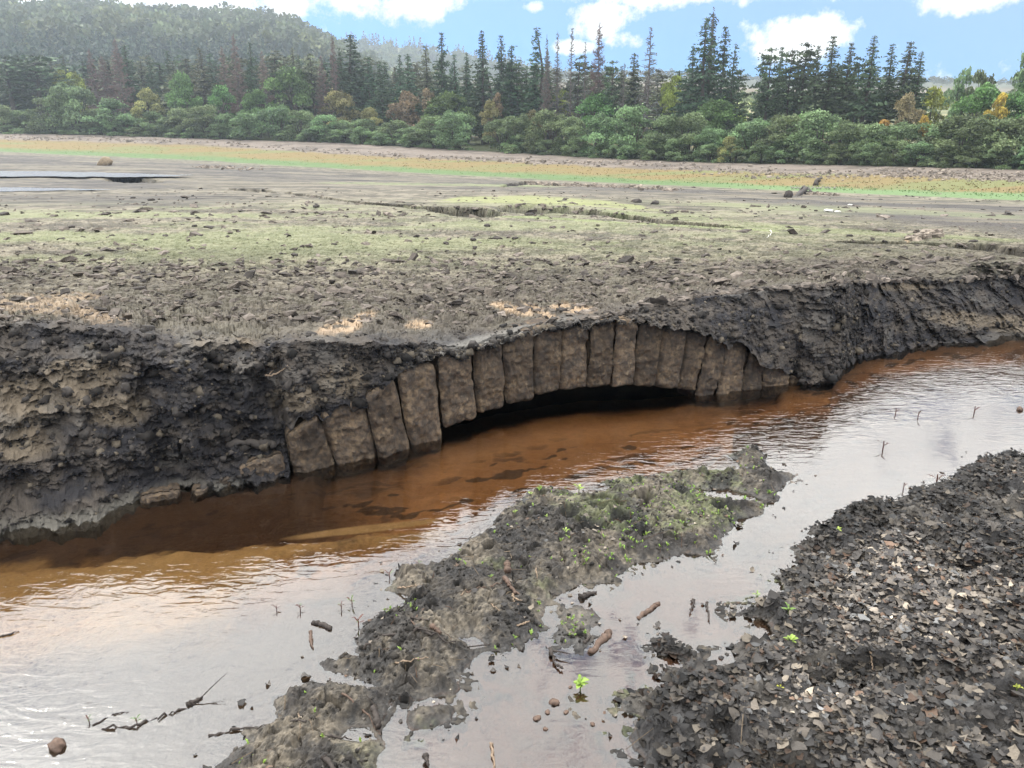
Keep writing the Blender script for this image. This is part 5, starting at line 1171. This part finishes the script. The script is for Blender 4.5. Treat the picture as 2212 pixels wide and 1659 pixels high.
dn2 = w.noise(w.n('Mapping', {'Vector':tc, 'Scale':(1,1,2.2)}).outputs[0], 3.2, 7, .6)
den = None
for (x, y, rx, ry) in ((250,0,620,75),(640,10,280,45),(900,22,115,46),(1152,15,26,15),(1300,40,70,48),(1360,85,55,22),(1500,-20,330,34),(1705,78,118,50),(2120,-5,150,38),(1240,105,50,18)):
    a0, e0 = dirae(x, y); sx = abs(dirae(x+rx, y)[0]-a0); sy = abs(dirae(x, y-ry)[1]-e0)
    dx = w.math('DIVIDE', w.math('SUBTRACT', az_, a0), sx); dy = w.math('DIVIDE', w.math('SUBTRACT', el_, e0), sy)
    v = w.math('SUBTRACT', 1.0, w.math('ADD', w.math('MULTIPLY', dx, dx), w.math('MULTIPLY', dy, dy)))
    v = w.math('MAXIMUM', v, -2.0)
    den = v if den is None else w.math('MAXIMUM', den, v)
upm = w.n('MapRange', {0:el_, 1:radians(11), 2:radians(19), 3:-1.2, 4:1.35}).outputs[0]
den = w.math('MAXIMUM', den, upm)
den = w.math('ADD', den, w.math('MULTIPLY', w.math('SUBTRACT', dn.outputs[0], .5), 6.0))
den = w.math('ADD', den, w.math('MULTIPLY', w.math('SUBTRACT', dn2.outputs[0], .5), 3.0))
mask = w.n('MapRange', {0:den, 1:-.25, 2:.95, 3:0, 4:1}, interpolation_type='SMOOTHSTEP').outputs[0]
lowc = w.mixc(w.n('MapRange', {0:dn2.outputs[0], 1:.35, 2:.65, 3:0, 4:1}).outputs[0], (.84,.84,.84), (1.15,1.14,1.11))
hi = w.n('MapRange', {0:el_, 1:radians(9), 2:radians(24), 3:1, 4:3.4}, interpolation_type='SMOOTHSTEP').outputs[0]
sd = (sin(SUN_AZ)*cos(SUN_EL), cos(SUN_AZ)*cos(SUN_EL), sin(SUN_EL))
dt = w.n('VectorMath', {0:tc, 1:sd}, operation='DOT_PRODUCT').outputs['Value']
gl1 = w.math('MULTIPLY', w.math('POWER', w.math('MAXIMUM', dt, 0.0), 10.0), 1.6)
gl2 = w.math('MULTIPLY', w.math('POWER', w.math('MAXIMUM', dt, 0.0), 60.0), 2.0)
gain = w.math('ADD', hi, w.math('MULTIPLY', w.math('ADD', gl1, gl2), w.n('MapRange', {0:el_, 1:radians(8), 2:radians(25), 3:.12, 4:1}).outputs[0]))
cl = w.mixc(1.0, lowc, gain, 'MULTIPLY')
fin = w.mixc(mask, skyc, cl)
bg = w.n('Background', {'Color':fin, 'Strength':1.0}); w.surf(bg)
sl = bpy.data.lights.new('sun', 'SUN'); sl.energy = 1.9; sl.angle = radians(14); sl.color = (1,.95,.87)
so = bpy.data.objects.new('sun', sl); C.objects.link(so); so.rotation_euler = (pi/2-SUN_EL, 0, -SUN_AZ+pi)
so.location = (0,0,50)
from mathutils import Vector
so.rotation_euler = Vector(sd).to_track_quat('Z', 'Y').to_euler()
sc = bpy.context.scene
sc.view_settings.view_transform = 'Standard'; sc.view_settings.look = 'None'; sc.view_settings.exposure = .10; sc.view_settings.gamma = 1
sc.render.engine = 'CYCLES'; cy = sc.cycles
cy.use_denoising = True; cy.max_bounces = 6; cy.diffuse_bounces = 3; cy.glossy_bounces = 3; cy.transparent_max_bounces = 12; cy.volume_bounces = 1
cy.caustics_reflective = False; cy.caustics_refractive = False; cy.sample_clamp_indirect = 8
